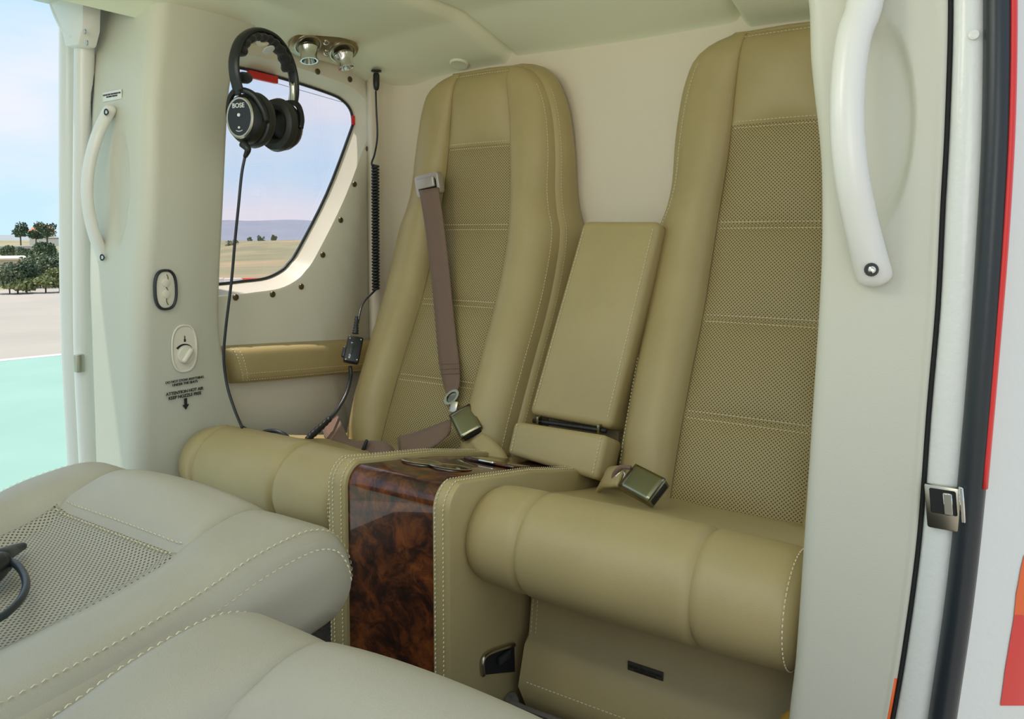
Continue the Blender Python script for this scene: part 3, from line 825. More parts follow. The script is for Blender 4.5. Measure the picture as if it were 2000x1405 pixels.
# ---- foreground seats, facing the rear row
def front_seat(root, cx, hw, y0, sL, sR, dz0):
    top = [(-.42, .44), (-.25, .452), (-.05, .458), (.12, .461), (.24, .467), (.33, .475), (.40, .486), (.448, .4975), (.50, .503)]
    top = [(a_, b_+dz0) for a_, b_ in top]
    nose = [(.53, .500), (.555, .488), (.572, .466), (.580, .440), (.576, .416), (.560, .399), (.53, .390), (.40, .380), (.1, .36), (-.42, .34)]
    nose = [(a_, b_+dz0) for a_, b_ in nose]
    C = cat([V((0, y+y0, z)) for y, z in top+nose], 4); m = len(C)
    nr = []
    for i in range(m):
        t = (C[min(i+1, m-1)]-C[max(i-1, 0)]).normalized(); nr.append(V((0, -t.z, t.y)) if False else V((0, -t.z, t.y)))
    if nr[4].z < 0: nr = [-k for k in nr]
    s_split = min(range(m//2), key=lambda i: abs(C[i].y-(y0+.448)))
    xl, xr = cx-hw, cx+hw
    def surf(x, i):
        i = int(i); p = C[i]; n_ = nr[i]; yl = p.y-y0
        d_ = 0
        on_top = i < (len(top)+7)*4
        if on_top:
            # recess of the centre between the side rolls, fading out over the nose
            fade = interp(yl, [(-.4, .030), (.30, .034), (.42, .032), (.46, .018), (.50, .008), (.53, .003), (.575, .001)]) if n_.z > -.2 else 0
            t = 0
            if sL <= x <= sR: t = 1 if min(x-sL, sR-x) > .02 else .72+.28*min(x-sL, sR-x)/.02
            elif x < sL: t = .72*max(0, 1-(sL-x)/.045)**2
            else: t = .72*max(0, 1-(x-sR)/.055)**2
            d_ -= fade*t
            for s_ in (sL, sR): d_ -= .003*math.exp(-((x-s_)/.004)**2)
            if sL < x < sR:
                q = abs(yl-.448); d_ -= .005*math.exp(-(q/.006)**2)
                if yl > .448: d_ += .014*math.sin(PI*min(1, (yl-.448)/.13))*math.sin(PI*(x-sL)/(sR-sL))**.5
                else: d_ += .004*(1-math.exp(-q/.02))
        e_ = min(x-xl, xr-x)
        if e_ < .022: d_ -= .014*(1-e_/.022)**2
        sag = -.006*(1-min(1, e_/.03))
        return V((x, p.y, p.z))+n_*d_
    def cols(a_, b_, k=8): return [a_, a_+.003, a_+.007, a_+.014]+lin(a_+.022, b_-.022, k)+[b_-.014, b_-.007, b_-.003, b_]
    full = list(range(m))
    gridpart('side_roll', surf, cols(xl, sL), full, M_grey, root, flip=False)
    gridpart('side_roll', surf, cols(sR, xr), full, M_grey, root)
    gridpart('front_panel', surf, cols(sL, sR, 14), list(range(s_split, m)), M_grey, root)
    gridpart('perforated_panel', surf, cols(sL, sR, 14), list(range(0, s_split+1)), M_gperf, root)
    for xx, s in ((xl, -1), (xr, 1)):
        ring = [surf(xx, i) for i in range(m)]
        vs = []; fs = []; K = 6
        for k in range(K):
            t = k/(K-1)
            for i in range(m):
                r_ = ring[i]; tgt = V((xx, min(r_.y, y0+.50), .44+dz0)); v_ = r_.lerp(tgt, t)
                vs.append(V((xx+s*.012*math.sin(PI/2*min(1, t*1.6)), v_.y, v_.z)))
        for k in range(K-1):
            for i in range(m-1): a_ = k*m+i; fs.append((a_, a_+1, a_+m+1, a_+m))
        mobj('end_cap', vs, fs, M_grey, root, True, None, s < 0)
    paths = []
    ii = list(range(0, m-22))
    for off, dz in ((-.010, 0),):
        paths.append(([surf(xr+off, i)+nr[i]*.001 for i in ii], [nr[i] for i in ii]))
    paths.append(([surf(xr, i)+V((.0046, 0, 0))-nr[i]*.0045 for i in ii], [V((1, 0, 0))]*len(ii)))
    paths.append(([surf(xl+.010, i)+nr[i]*.001 for i in ii], [nr[i] for i in ii]))
    for dq in (-2, 2):
        i = s_split+dq; 
    for dy in (-.007, .007):
        # rows each side of the cross seam
        j = min(range(m//2), key=lambda i: abs(C[i].y-(y0+.448+dy)))
        def s2(x):
            y = y0+.448+dy; k = max(i for i in range(m//2) if C[i].y <= y); t = (y-C[k].y)/(C[k+1].y-C[k].y)
            return surf(x, k).lerp(surf(x, k+1), t)+V((0, 0, .0012))
        paths.append(([s2(x) for x in lin(sL+.006, sR-.006, 30)], [V((0, 0, 1))]*30))
    stitches('stitching', paths, M_thread, root, .0048, .0028, .0012)
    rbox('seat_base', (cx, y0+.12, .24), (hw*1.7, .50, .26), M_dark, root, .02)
fa = empty('cabin_seat', (-.808, .1, FLOOR), 'leather front seat cushion, greyed by painted sky sheen, with perforated middle, beside the far doorway', 'seat', 'seats facing the rear row')
front_seat(fa, -.808, .222, .004, -.948, -.702, .010)
fb = empty('cabin_seat', (-.312, -.05, FLOOR), 'leather front seat cushion, greyed by painted sky sheen, nearest the viewer, along the bottom edge', 'seat', 'seats facing the rear row')
front_seat(fb, -.314, .226, -.148, -.438, -.19, .004)

# ================================================================== CONSOLE between the rear seats
con = empty('console', (-.745, 1.0, FLOOR), 'burl wood and leather console with cup holders between the rear seats', 'console')
xa, xb = -.826, -.664
# side profile in (y,z)
def con_prof(off):
    yf, zt = .80-off, .468+off; r = .030+off; P = [(yf, FLOOR+.005)]
    P += [(yf+r-r*math.cos(q), zt-r+r*math.sin(q)) for q in lin(0, PI/2*.86, 9)]
    P += [(1.0, zt-.03), (1.27, zt-.092)]
    return P
cp = con_prof(0)
seq = [cp[0]]+[(.80, z) for z in lin(.12, .42, 8)]+cp[1:]
gridpart('burl_panel', lambda u, k: V((xa+(xb-xa)*u, seq[int(k)][0], seq[int(k)][1])), lin(0, 1, 6), range(len(seq)), M_burl, con, flip=True)
def side(x0, x1, name):
    cpo = con_prof(.006); out = [(y, z) for y, z in cpo]+[(1.27, FLOOR+.005)]
    return prism(name, out, lambda y, z, d_: V((d_, y, z)), x0, x1, M_leather, con, .004)
side(-.862, xa, 'leather_side'); side(xb, -.634, 'leather_side')
cpo = con_prof(.0065)
paths = []
dense = [V((0, y, z)) for y, z in cpo]; dn = []
for a_, b_ in zip(dense, dense[1:]):
    for k in range(6): dn.append(a_.lerp(b_, k/6))
nn_ = []
for i in range(len(dn)):
    t = (dn[min(i+1, len(dn)-1)]-dn[max(i-1, 0)]).normalized(); nn_.append(V((0, -t.z, t.y)))
for x in (xb+.006, xb+.020, xa-.007, xa-.024, xa-.031): paths.append(([p_+V((x, 0, 0))+k*.0004 for p_, k in zip(dn, nn_)], nn_))
stitches('stitching', paths, M_thread, con)
# cup holders: chrome rings with dark wells
for u, v in ((795, 914), (880, 929)):
    zt = .438; p = px(u, v, 2, zt)
    sl_ = V((0, .062/.27, 1)).normalized()
    zc = .438-.062/.27*(p.y-1.0); p = V((max(xa+.036, min(xb-.036, p.x)), p.y, 0)); p.z = interp(p.y, [(.83, .468), (1.0, .438), (1.27, .376)])
    ch = lathe('cup_holder', [(.030, -.001), (.0335, .0010), (.0325, .0020), (.0305, .0018), (.0290, .0004), (.0288, -.002)], p, frame(sl_, (1, 0, 0)), M_satin, con, 32)
    lathe('cup_well', [(.0288, .0006), (.027, .0002), (0, .0002)], p, frame(sl_, (1, 0, 0)), M_burl, con, 32)
rbox('ashtray_lid', V((-.735, 1.045, .431)), (.10, .05, .004), M_burl, con, .0015, 2, frame(V((0, .23, 1)), (1, 0, 0)))
rbox('lid_catch', V((-.735, 1.018, .439)), (.03, .008, .003), M_chrome, con, .001, 2, frame(V((0, .23, 1)), (1, 0, 0)))

# ================================================================== CENTRE ARMREST (folded up)
arm = empty('armrest', (-.69, 1.25, .39), 'tan leather centre armrest folded upright between the rear seats', 'armrest')
def pad(name, tl, tr, br, bl, th, root, m, rb=.010, st=True):
    """padded block: four front corners (world) and a thickness towards +y"""
    tl, tr, br, bl = V(tl), V(tr), V(br), V(bl)
    nx = ((tr-tl)+(br-bl)).normalized(); nz = ((tl-bl)+(tr-br)).normalized(); ny = nx.cross(nz)
    if ny.y < 0: ny = -ny
    K = 14; vs = []; fs = []
    def f(u, v, k):
        p = tl.lerp(tr, u).lerp(bl.lerp(br, u), v)
        return p
    bm = bmesh.new(); c8 = []
    for d_ in (0, th):
        for c_ in (tl, tr, br, bl): c8.append(bm.verts.new(c_+ny*d_))
    for q_ in ((0, 1, 2, 3), (7, 6, 5, 4), (1, 0, 4, 5), (2, 1, 5, 6), (3, 2, 6, 7), (0, 3, 7, 4)): bm.faces.new([c8[i] for i in q_])
    bmesh.ops.recalc_face_normals(bm, faces=bm.faces[:])
    bmesh.ops.bevel(bm, geom=bm.edges[:], offset=rb, segments=4, profile=.5, affect='EDGES')
    o = frombm(name, bm, m, root, True, 60)
    if st:
        W = (tr-tl).length; ps = []
        for e0, e1, ins in ((tr, br, -1),):
            for off in (.010,):
                pts = [e0.lerp(e1, t)+nx*(ins*off)-ny*.0006 for t in lin(.04, .96, 30)]; ps.append((pts, [-ny]*30))
        pts = [tl.lerp(bl, t)+nx*.010-ny*.0006 for t in lin(.04, .96, 30)]; ps.append((pts, [-ny]*30))
        stitches('stitching', ps, M_thread, root)
    return o
AT = lambda u, v, y: px(u, v, 1, y)
pad('upper_pad', AT(1137, 430, 1.325), AT(1290, 430, 1.325), AT(1192, 838, 1.205), AT(1030, 808, 1.205), .070, arm, M_leather, .013)
pad('lower_pad', AT(1003, 822, 1.160), AT(1186, 850, 1.160), AT(1166, 938, 1.135), AT(988, 886, 1.135), .070, arm, M_leather)
a_, b_ = AT(1042, 822, 1.21), AT(1184, 842, 1.21)
tube('hinge_bar', [a_, a_.lerp(b_, .5), b_], .0042, M_black, arm, 10, 3)
for t in (.1, .93): rbox('hinge_bracket', a_.lerp(b_, t)+V((0, -.004, .002)), (.005, .014, .018), M_buckle, arm, .001)
q1, q2, q3, q4 = AT(1215, 762, 1.19), AT(1240, 762, 1.24), AT(1190, 930, 1.16), AT(1168, 930, 1.13)
rbox('backing_block', V((-.69, 1.30, .42)), (.15, .10, .13), M_olive, arm, .01)

# ================================================================== WALL ARMREST below the window
wa_ = empty('wall_armrest', (-1.33, 1.15, .54), 'long tan leather armrest pad on the wall under the side window', 'armrest')
y0_, y1_ = .975, 1.40
prof = [(0, -.042), (.030, -.040), (.045, -.026), (.047, .0), (.046, .018), (.036, .032), (0, .036)]
pr = cat([V((a_, b_, 0)) for a_, b_ in prof], 3)
def armsurf(t, k):
    p = pr[int(k)]; y = y0_+(y1_-y0_)*t; s = min(1, (t/.05))**.5 if t < .05 else 1
    yy = y + (.03*(p.y/.04) if t < .06 else 0)*0 + .028*(-p.y/.04)*max(0, 1-t*4)*.5
    return V((WX-.001+p.x*(.35+.65*s), yy, .548-.022*t*1.4+p.y))
gridpart('pad', armsurf, [0, .004, .012, .025, .04, .05]+lin(.08, 1, 18), range(len(pr)), M_leather, wa_, flip=False)
ring = [armsurf(0, k) for k in range(len(pr))]
mobj('end_cap', ring+[sum(ring, V())/len(ring)+V((0, -.006, 0))], [(i+1, i, len(ring)) for i in range(len(ring)-1)], M_leather, wa_)
ps = []
for k in (5, 7): ps.append(([armsurf(t, k)+V((.0008, 0, -.0003)) for t in lin(.03, .98, 40)], [V((.8, 0, -.5)).normalized()]*40))
for t in (.035, .055): ps.append(([armsurf(t, k)+V((.001, 0, 0)) for k in range(4, 17)], [V((1, 0, .1))]*13))
stitches('stitching', ps, M_thread, wa_)

# ================================================================== GRAB HANDLES
def handle(root, pts, rad, ref, m, screws, parent_y):
    tube('grip', pts, lambda t: rad*(1-.10*math.sin(PI*t)) if .06 < t < .94 else rad*(1.0-.0*t)*max(.35, math.sqrt(max(.0, 1-((.06-min(t, 1-t))/.06)**2*.85))), m, root, 16, 6, .8, ref)
    for p in screws:
        hp = empty('screw', p, parent=root)
        lathe('socket', [(.0058, 0), (.0062, .0008), (.0048, .0008), (.0044, -.0015), (0, -.0015)], p, frame((.15, -1, 0)), M_black, hp, 16)
        lathe('screw_head', [(.0032, -.001), (.0032, .0006), (.0018, .0012), (.0012, .0002), (0, .0002)], p+V((.0006, -.0004, 0)), frame((.15, -1, 0)), M_chrome, hp, 12)
gh = empty('grab_handle', px(1660, 250, 1, .79), 'large curved white grab handle on the near door post', 'handle', 'grab handles on the door posts')
pts = [V((-.142, .797, 1.092)), px(1690, 0, 1, .778), px(1668, 70, 1, .766), px(1656, 160, 1, .760), px(1655, 260, 1, .758), px(1664, 350, 1, .762), px(1682, 440, 1, .774), px(1700, 510, 1, .786), px(1712, 555, 1, .797)]
handle(gh, pts, .0165, V((1, 0, 0)), M_white, [px(1702, 527, 1, .7735)], .8)
gh2 = empty('grab_handle', px(170, 370, 1, .78), 'curved white grab handle on the far door post, under a small placard', 'handle', 'grab handles on the door posts')
pts = [px(u, v, 1, y) for u, v, y in ((219, 207, .800), (207, 228, .788), (190, 265, .772), (176, 315, .762), (170, 365, .757), (174, 415, .761), (185, 460, .771), (198, 492, .785), (206, 515, .797))]
handle(gh2, pts, .0135, V((1, 0, 0)), M_white, [px(208, 219, 1, .7795), px(200, 503, 1, .777)], .79)
# placard above the far handle
p = px(219, 187, 1, .8035); yy = sinterp(p.z, T_corner)-.0008
p = px(219, 187, 1, yy)
ph = empty('placard', p, 'small white handle placard above the far grab handle', 'placard')
rbox('plate', p, (.062, .0008, .017), M_white, ph, .0003)
text('lettering', 'DO NOT USE THIS HANDLE FOR\nSECURING PERSONS', p+V((0, -.0006, .0016)), (1, 0, 0), (0, 0, 1), .0040, M_ink, ph, .98)

# ================================================================== CONTROLS ON THE FAR POST (plane x = -1.3)
FX = -1.2960
def fp(u, v, d_=0): return px(u, v, 0, FX) + V((d_, 0, 0))
yd_, zd_ = V((0, 1, 0)), V((0, 0, 1))
def oval(hw, hh, n=36, pw=2.6):
    out = []
    for k in range(n):
        q = 2*PI*k/n; c_, s_ = math.cos(q), math.sin(q)
        out.append((math.copysign(abs(c_)**(2/pw), c_)*hw, math.copysign(abs(s_)**(2/pw), s_)*hh))
    return out
vc = fp(322, 566)
vf = empty('vent_flap', vc, 'oval cream flap with a thick black rubber ring on the far post', 'vent flap')
def ringmesh(name, hw, hh, wdt, th, c_, m, root):
    A, B = oval(hw, hh), oval(hw-wdt, hh-wdt); n_ = len(A); vs = []; fs = []
    for lp_r, d_ in ((A, 0), (A, th*.7), (oval(hw-wdt*.4, hh-wdt*.4), th), (B, th*.7), (B, 0)): vs += [c_+V((d_, y, z)) for y, z in lp_r]
    for k in range(4):
        for i in range(n_): j = (i+1) % n_; fs.append((k*n_+i, k*n_+j, (k+1)*n_+j, (k+1)*n_+i))
    return mobj(name, vs, fs, m, root)
ringmesh('rubber_ring', .0225, .0365, .0042, .006, vc, M_rubber, vf)
prism('flap', oval(.0185, .0325), lambda a_, b_, d_: vc+V((d_, a_, b_)), 0, .002, M_cream, vf, .0008)
for s in (1, -1): lathe('flap_boss', [(.0075, 0), (.0072, .0016), (.006, .002), (0, .0022)], vc+V((.002, .001, s*.006 + (.006 if s > 0 else -.002))), frame((1, 0, 0)), M_cream, vf, 20)
tube('flap_groove', [vc+V((.0026, .003+.0022*math.sin(k*1.3), .027-.0054*k)) for k in range(11)], .0009, M_olive, vf, 6, 3)
kc = fp(360, 681)
kn = empty('heater_knob', kc, 'cream rotary heater knob in an oval recess on the far post', 'knob')
ringmesh('recess_rim', .0265, .044, .004, .0022, kc, M_cream, kn)
prism('recess_plate', oval(.0235, .041), lambda a_, b_, d_: kc+V((d_, a_, b_)), 0, .0008, M_cream, kn)
k0 = fp(361, 694)
lathe('dial', [(.0155, 0), (.0155, .004), (.0145, .005), (0, .005)], k0, frame((1, 0, 0)), M_cream, kn, 28)
ax_ = V((0, .62, .78)).normalized()
rbox('dial_grip', k0+V((.009, 0, 0)), (.009, .030, .010), M_cream, kn, .004, 3, axes(V((1, 0, 0)), ax_, V((1, 0, 0)).cross(ax_)))
arc_pts = []
vs = []; fs = []
for k in range(13):
    q = math.radians(140-100*k/12); r0, r1 = .0185, .0185+.0040*(1-k/12)+.0006
    vs += [k0+V((.0014, -(-math.cos(q))*r0, math.sin(q)*r0)), k0+V((.0014, math.cos(q)*r1, math.sin(q)*r1))]
for k in range(12): fs.append((2*k, 2*k+1, 2*k+3, 2*k+2))
mobj('scale_mark', vs, fs, M_ink, kn, False)
rbox('thermometer_mark', k0+V((.0014, 0, .0270)), (.0006, .0036, .005), M_ink, kn, .0002)
rbox('thermometer_mark', k0+V((.0014, 0, .0325)), (.0006, .0018, .006), M_ink, kn, .0002)
pa = fp(360, 770)
pw = empty('placard', pa, 'black printed stowage and hot air warning with a down arrow on the far post', 'placard')
text('lettering', 'DO NOT STOW ANYTHING\nUNDER THE SEATS', fp(360, 744, .0026), (0, 1, 0), (0, 0, 1), .0062, M_ink, pw, .98)
text('lettering', 'ATTENTION HOT AIR\nKEEP NOZZLE FREE', fp(360, 767, .0026), (0, 1, 0), (0, 0, 1), .0080, M_ink, pw, .95)
ar = [(-.0028, .0105), (.0028, .0105), (.0028, -.001), (.0068, -.001), (0, -.0105), (-.0068, -.001), (-.0028, -.001)]
ac = fp(361, 789, .0026)
prism('arrow', ar, lambda a_, b_, d_: ac+V((d_, a_, b_)), 0, .0006, M_ink, pw, 0, False)

# ================================================================== CEILING FITTINGS
vp = V((-1.268, 1.185, 1.205))
c0, c1 = px(567, 76, 2, 1.208), px(697, 98, 2, 1.208)
vdir = (c1-c0); vdir.z = 0; vlen = vdir.length; vdir.normalize(); vn = V((.55, -.12, -.83)).normalized(); vn = (vn-vdir*vn.dot(vdir)).normalized(); vside = vn.cross(vdir).normalized()
vcen = (c0+c1)/2+V((0, 0, -.004))
vpn = empty('air_vent', vcen, 'nickel air vent panel with two nozzles on the headliner corner', 'air vent')
def vmap(a_, b_, d_): return vcen+vdir*a_+vside*b_+vn*d_
hw_, hh_ = vlen/2, .036
outl = [(math.copysign(abs(math.cos(q))**.7, math.cos(q))*hw_, math.copysign(abs(math.sin(q))**.75, math.sin(q))*hh_*(1-.12*math.cos(q))) for q in lin(0, 2*PI, 41)[:-1]]
prism('plate', outl, vmap, -.012, .004, M_nickel, vpn, .0015)
MV = axes(vdir, vside, vn) if vdir.cross(vside).dot(vn) > 0 else axes(vside, vdir, vn)
for a_, b_, tl in ((-.040, .0, V((-.1, .25, 0))), (.042, -.003, V((.45, .1, 0)))):
    nz_ = empty('nozzle', vmap(a_, b_, .004), parent=vpn)
    lathe('collar', [(.029, 0), (.029, .002), (.026, .0035), (.024, .001), (0, .001)], vmap(a_, b_, .004), MV, M_satin, nz_, 28)
    dn_ = (vn*.45+V((0, 0, -.7))+vdir*tl.x*.4).normalized()
    lathe('spout', [(.019, 0), (.0215, .006), (.0185, .014), (.0165, .026), (.0185, .031), (.0185, .034), (.0150, .034), (.012, .014), (0, .014)], vmap(a_, b_, .006), frame(dn_), M_chrome, nz_, 28)
for a_, b_ in ((-.004, .016), (.008, -.012)):
    lathe('jack_socket', [(.0065, 0), (.0065, .002), (.005, .003), (.0036, .003), (.003, -.002), (0, -.002)], vmap(a_, b_, .004), MV, M_chrome, vpn, 18)
p = px(897, 125, 1, 1.455)
bt = lathe('ceiling_cap', [(.022, -.006), (.022, .001), (.019, .003), (.017, .0022), (0, .003)], p, frame((.05, -.30, -.95)), M_ceil, None, 28)
tag(bt, 'round cream cap on the headliner edge above the far rear seat', 'cap')

# ================================================================== HEADSET hanging by the window
H = px(520, 240, 0, -1.215)
tv = V((EYE.x-H.x, EYE.y-H.y, 0)).normalized(); rt = V((-tv.y, tv.x, 0))
e1 = (rt*-.62+tv*.78).normalized(); e3 = V((0, 0, 1)); e2 = e3.cross(e1)
hs_ = empty('headset', H, 'black aviation headset hanging from the headliner in front of the side window', 'headset')
def hp_(a_, b_, c_): return H+e1*a_*1.12+e2*b_+e3*c_
bandp = [hp_(a_, 0, c_) for a_, c_ in ((.066, .045), (.074, .075), (.073, .105), (.058, .138), (.030, .160), (0, .166), (-.030, .160), (-.058, .138), (-.074, .105), (-.077, .072), (-.072, .045))]
tube('headband', bandp, .0115, M_black, hs_, 12, 6, .45, e2)
inner = [hp_(a_, 0, c_) for a_, c_ in ((.060, .112), (.048, .136), (.024, .150), (0, .154), (-.024, .150), (-.048, .134), (-.062, .108))]
tube('head_pad', inner, lambda t: .013+.0016*math.sin(t*60), M_fleece, hs_, 14, 8, .62, e2)
lathe('band_emblem', [(.012, 0), (.012, .0015), (.010, .002), (0, .002)], hp_(-.012, -.002, .137), frame(-e1*.5+tv*.6-e3*.6), M_mark, hs_, 20)
for s in (1, -1):
    tube('slider', [hp_(s*.071, 0, .088), hp_(s*.071, 0, .06), hp_(s*.066, 0, .038)], .007, M_chrome if s < 0 else M_black, hs_, 8, 4, .5, e2)
    # yoke
    tube('yoke', [hp_(s*.044, .040, -.006), hp_(s*.050, .038, .014), hp_(s*.058, .024, .040), hp_(s*.064, 0, .048), hp_(s*.058, -.024, .040), hp_(s*.050, -.038, .014), hp_(s*.044, -.040, -.006)], .0055, M_black, hs_, 8, 5)
    cM = axes(e2, e3, e2.cross(e3)) if e2.cross(e3).dot(e1*s) > 0 else axes(-e2, e3, (-e2).cross(e3))
    cupo = hp_(s*.040, 0, 0)
    cup = lathe('ear_cup', [(.030, -.006), (.037, 0), (.038, .010), (.034, .020), (.028, .026), (.0, .028)], cupo, cM, M_black, hs_, 32, 1.0, 1.2)
    lathe('ear_cushion', [(.022, -.004), (.024, -.020), (.031, -.026), (.040, -.022), (.043, -.012), (.041, -.003), (.034, 0), (.022, 0)], cupo, cM, M_cush, hs_, 32, 1.0, 1.18)
    lathe('cup_rim', [(.029, .0245), (.0305, .027), (.0285, .029), (.026, .0285)], cupo, cM, M_satin, cup, 32, .98, 1.24)
    lathe('cup_face', [(.0275, .026), (.027, .0285), (0, .029)], cupo, cM, M_black, cup, 32, .98, 1.24)
    if s > 0:
        xx_ = cM @ V((1, 0, 0)); n_ = cM @ V((0, 0, 1))
        text('lettering', 'BOSE', cupo+n_*.0292+e3*.017-xx_*.001, xx_, e3+xx_*.25, .0115, M_mark, cup, 1.0)
        lathe('face_button', [(.0032, .029), (.003, .0305), (0, .0306)], cupo+e3*.004, cM, M_mark, cup, 14)
        lathe('face_button', [(.0022, .029), (.002, .0305), (0, .0306)], cupo-e3*.018, cM, M_mark, cup, 14)
        tube('face_mark', [cupo+n_*.0292-e3*.0245+xx_*(k*.0035)+e3*(.0004*k*k) for k in (-2, -1, 0, 1, 2)], .0007, M_mark, cup, 6, 3)
# microphone boom
tube('boom', [hp_(.070, .0, .060), hp_(.064, -.008, .062), hp_(.056, -.010, .072)], .0026, M_black, hs_, 8, 5)
m0, m1 = hp_(.050, -.012, .074), hp_(.012, -.018, .080)
md = (m1-m0).normalized()
lathe('microphone', [(.003, 0), (.0085, .003), (.0105, .010), (.0105, .024), (.008, .031), (0, .033)], m0, frame(md), M_fleece, hs_, 16)
tube('boom', [hp_(.066, -.004, .050), hp_(.058, -.010, .060), m0+md*.004], .0022, M_black, hs_, 8, 5)
c_ = px(480, 300, 0, -1.2)
tube('cable_clip', [hp_(.058, .0, -.045), px(484, 292, 0, -1.19), px(479, 306, 0, -1.20)], lambda t: .008-.004*t, M_black, hs_, 10, 4)
tube('cable', [px(u, v, 0, x) for u, v, x in ((479, 304, -1.20), (472, 340, -1.205), (466, 400, -1.21), (459, 470, -1.22), (452, 550, -1.23), (441, 640, -1.24), (437, 700, -1.245), (444, 755, -1.24), (458, 800, -1.22), (473, 836, -1.19))], .0026, M_rubber, hs_, 8, 6)
tube('cable_loop', [px(u, v, 1, y) for u, v, y in ((473, 836, .93), (500, 850, .96), (530, 850, 1.0), (550, 852, 1.0), (562, 862, .99), (545, 866, .97), (520, 856, .97), (515, 845, .99), (535, 842, 1.01), (556, 850, 1.02), (570, 864, 1.03))], .0045, M_rubber, hs_, 8, 5)
# its hook
hk = tube('headset_hook', [px(519, 64, 0, -1.232), px(522, 70, 0, -1.225), px(521, 84, 0, -1.215), px(508, 86, 0, -1.21), px(500, 76, 0, -1.205)], .0045, M_cream, None, 10, 5)
tag(hk, 'small cream hook on the headliner holding the black headset', 'hook')

# ================================================================== COILED INTERCOM CORD
cc = empty('intercom_cord', px(735, 150, 0, -1.30), 'black coiled cord with a control box hanging beside the far rear seat', 'cord')
X_ = -1.31
tp = px(735, 141, 0, X_)
lathe('ceiling_socket', [(.012, 0), (.012, .003), (.007, .004), (0, .004)], tp+V((0, 0, .004)), frame((0, 0, -1)), M_black, cc, 16)
q0, q1 = px(735, 143, 0, X_), px(735, 181, 0, X_)
lathe('plug', [(.006, 0), (.0075, .004), (.0075, .026), (.006, .036), (.003, .040)], q0, frame(q1-q0), M_black, cc, 16)
tube('cord', [px(u, v, 0, X_) for u, v in ((734, 178), (735, 215), (737, 265), (732, 300), (726, 318), (728, 326))], .0022, M_rubber, cc, 8, 5)
# helix
A_, B_ = px(733, 322, 0, X_), px(734, 566, 0, X_)
ax_ = (B_-A_); Ln = ax_.length; ax_.normalize(); h1 = ax_.orthogonal().normalized(); h2 = ax_.cross(h1)
turns = 40; hl = []
for k in range(turns*10+1):
    q = 2*PI*k/10; hl.append(A_+ax_*(Ln*k/(turns*10))+(h1*math.cos(q)+h2*math.sin(q))*.0072)
tube('coil', hl, .0029, M_rubber, cc, 6, 1, 1.0, ax_, False)
tube('cord', [px(u, v, 0, X_+x) for u, v, x in ((734, 566, 0), (726, 574, .005), (712, 588, .015), (704, 606, .03), (699, 632, .045))], .0024, M_rubber, cc, 8, 5)
b0, b1 = px(697, 618, 0, -1.268), px(694, 652, 0, -1.262)
tube('strain_relief', [b0, b0.lerp(b1, .5), b1], lambda t: .0035+.0035*t+.0009*math.sin(t*40), M_rubber, cc, 10, 10)
mc = px(690, 684, 0, -1.255); md_ = (px(683, 718, 0, -1.25)-px(697, 650, 0, -1.26)).normalized()
tov = (EYE-mc).normalized(); mx2 = md_.cross(tov).normalized(); mz2 = mx2.cross(md_)
MB_ = axes(mx2, -md_, mx2.cross(-md_))
if MB_.determinant() < 0: MB_ = axes(-mx2, -md_, (-mx2).cross(-md_))
mod = rbox('control_box', mc, (.034, .060, .020), M_black, cc, .004, 3, MB_)
rbox('thumb_wheel', mc-mx2*.018*(1 if mx2.dot(R) > 0 else -1)-md_*-.008, (.010, .026, .010), M_rubber, mod, .004, 3, MB_)
zz = MB_ @ V((0, 0, 1)); zz = zz if zz.dot(tov) > 0 else -zz; xx_ = R-zz*R.dot(zz); xx_.normalize(); yy_ = zz.cross(xx_)
yy_ = -md_
for a_, b_ in ((-.012, .024), (.012, .022), (-.012, -.024), (.012, -.024)):
    lathe('case_screw', [(.0016, 0), (.0014, .0006), (0, .0007)], mc+xx_*a_+yy_*b_+zz*.010, frame(zz), M_chrome, mod, 10)
text('lettering', 'AUX', mc+zz*.0102-xx_*.0035-yy_*.016, yy_, -xx_, .0058, M_mark, mod)
text('lettering', 'BT', mc+zz*.0102-xx_*.0035+yy_*.012, yy_, -xx_, .0058, M_mark, mod)
rbox('switch_bar', mc+zz*.010-xx_*.004, (.007, .024, .003), M_rubber, mod, .001, 2, MB_)
tube('cord', [px(u, v, 1, y) for u, v, y in ((684, 716, 1.23), (685, 735, 1.225), (676, 770, 1.20), (658, 802, 1.16), (640, 822, 1.12))], .0042, M_rubber, cc, 10, 5)
tube('connector', [px(644, 818, 1, 1.13), px(625, 836, 1, 1.10), px(606, 853, 1, 1.07), px(597, 866, 1, 1.05)], lambda t: .0075-.003*abs(t-.5)+.0006*math.sin(t*50), M_black, cc, 12, 8)

# ================================================================== SEAT BELTS
sb = empty('seat_belt', px(865, 560, 1, 1.33), 'brown three point belt with slotted guide across the far rear seat', 'seat belt')
gp = px(836, 361, 1, 1.338)
gx = (px(866, 346, 1, 1.338)-px(807, 360, 1, 1.338)).normalized(); gn = V((0, -1, -.05)); gz = gx.cross(gn); gz = gz if gz.z > 0 else -gz; gn = gz.cross(gx); gn = gn if gn.y < 0 else -gn
MG = axes(gx, gz, gx.cross(gz))
def gmap(a_, b_, d_): return gp+gx*a_+gz*b_+gn*d_
def rrect(w_, h_, r_, n_=6):
    out = []
    for cx_, cy_, q0_ in ((w_-r_, h_-r_, 0), (-w_+r_, h_-r_, PI/2), (-w_+r_, -h_+r_, PI), (w_-r_, -h_+r_, 1.5*PI)):
        for k in range(n_): q = q0_+PI/2*k/(n_-1); out.append((cx_+r_*math.cos(q), cy_+r_*math.sin(q)))
    return out
gd = prism('belt_guide', rrect(.0330, .0235, .008), gmap, -.014, .004, M_guide, sb, .0015)
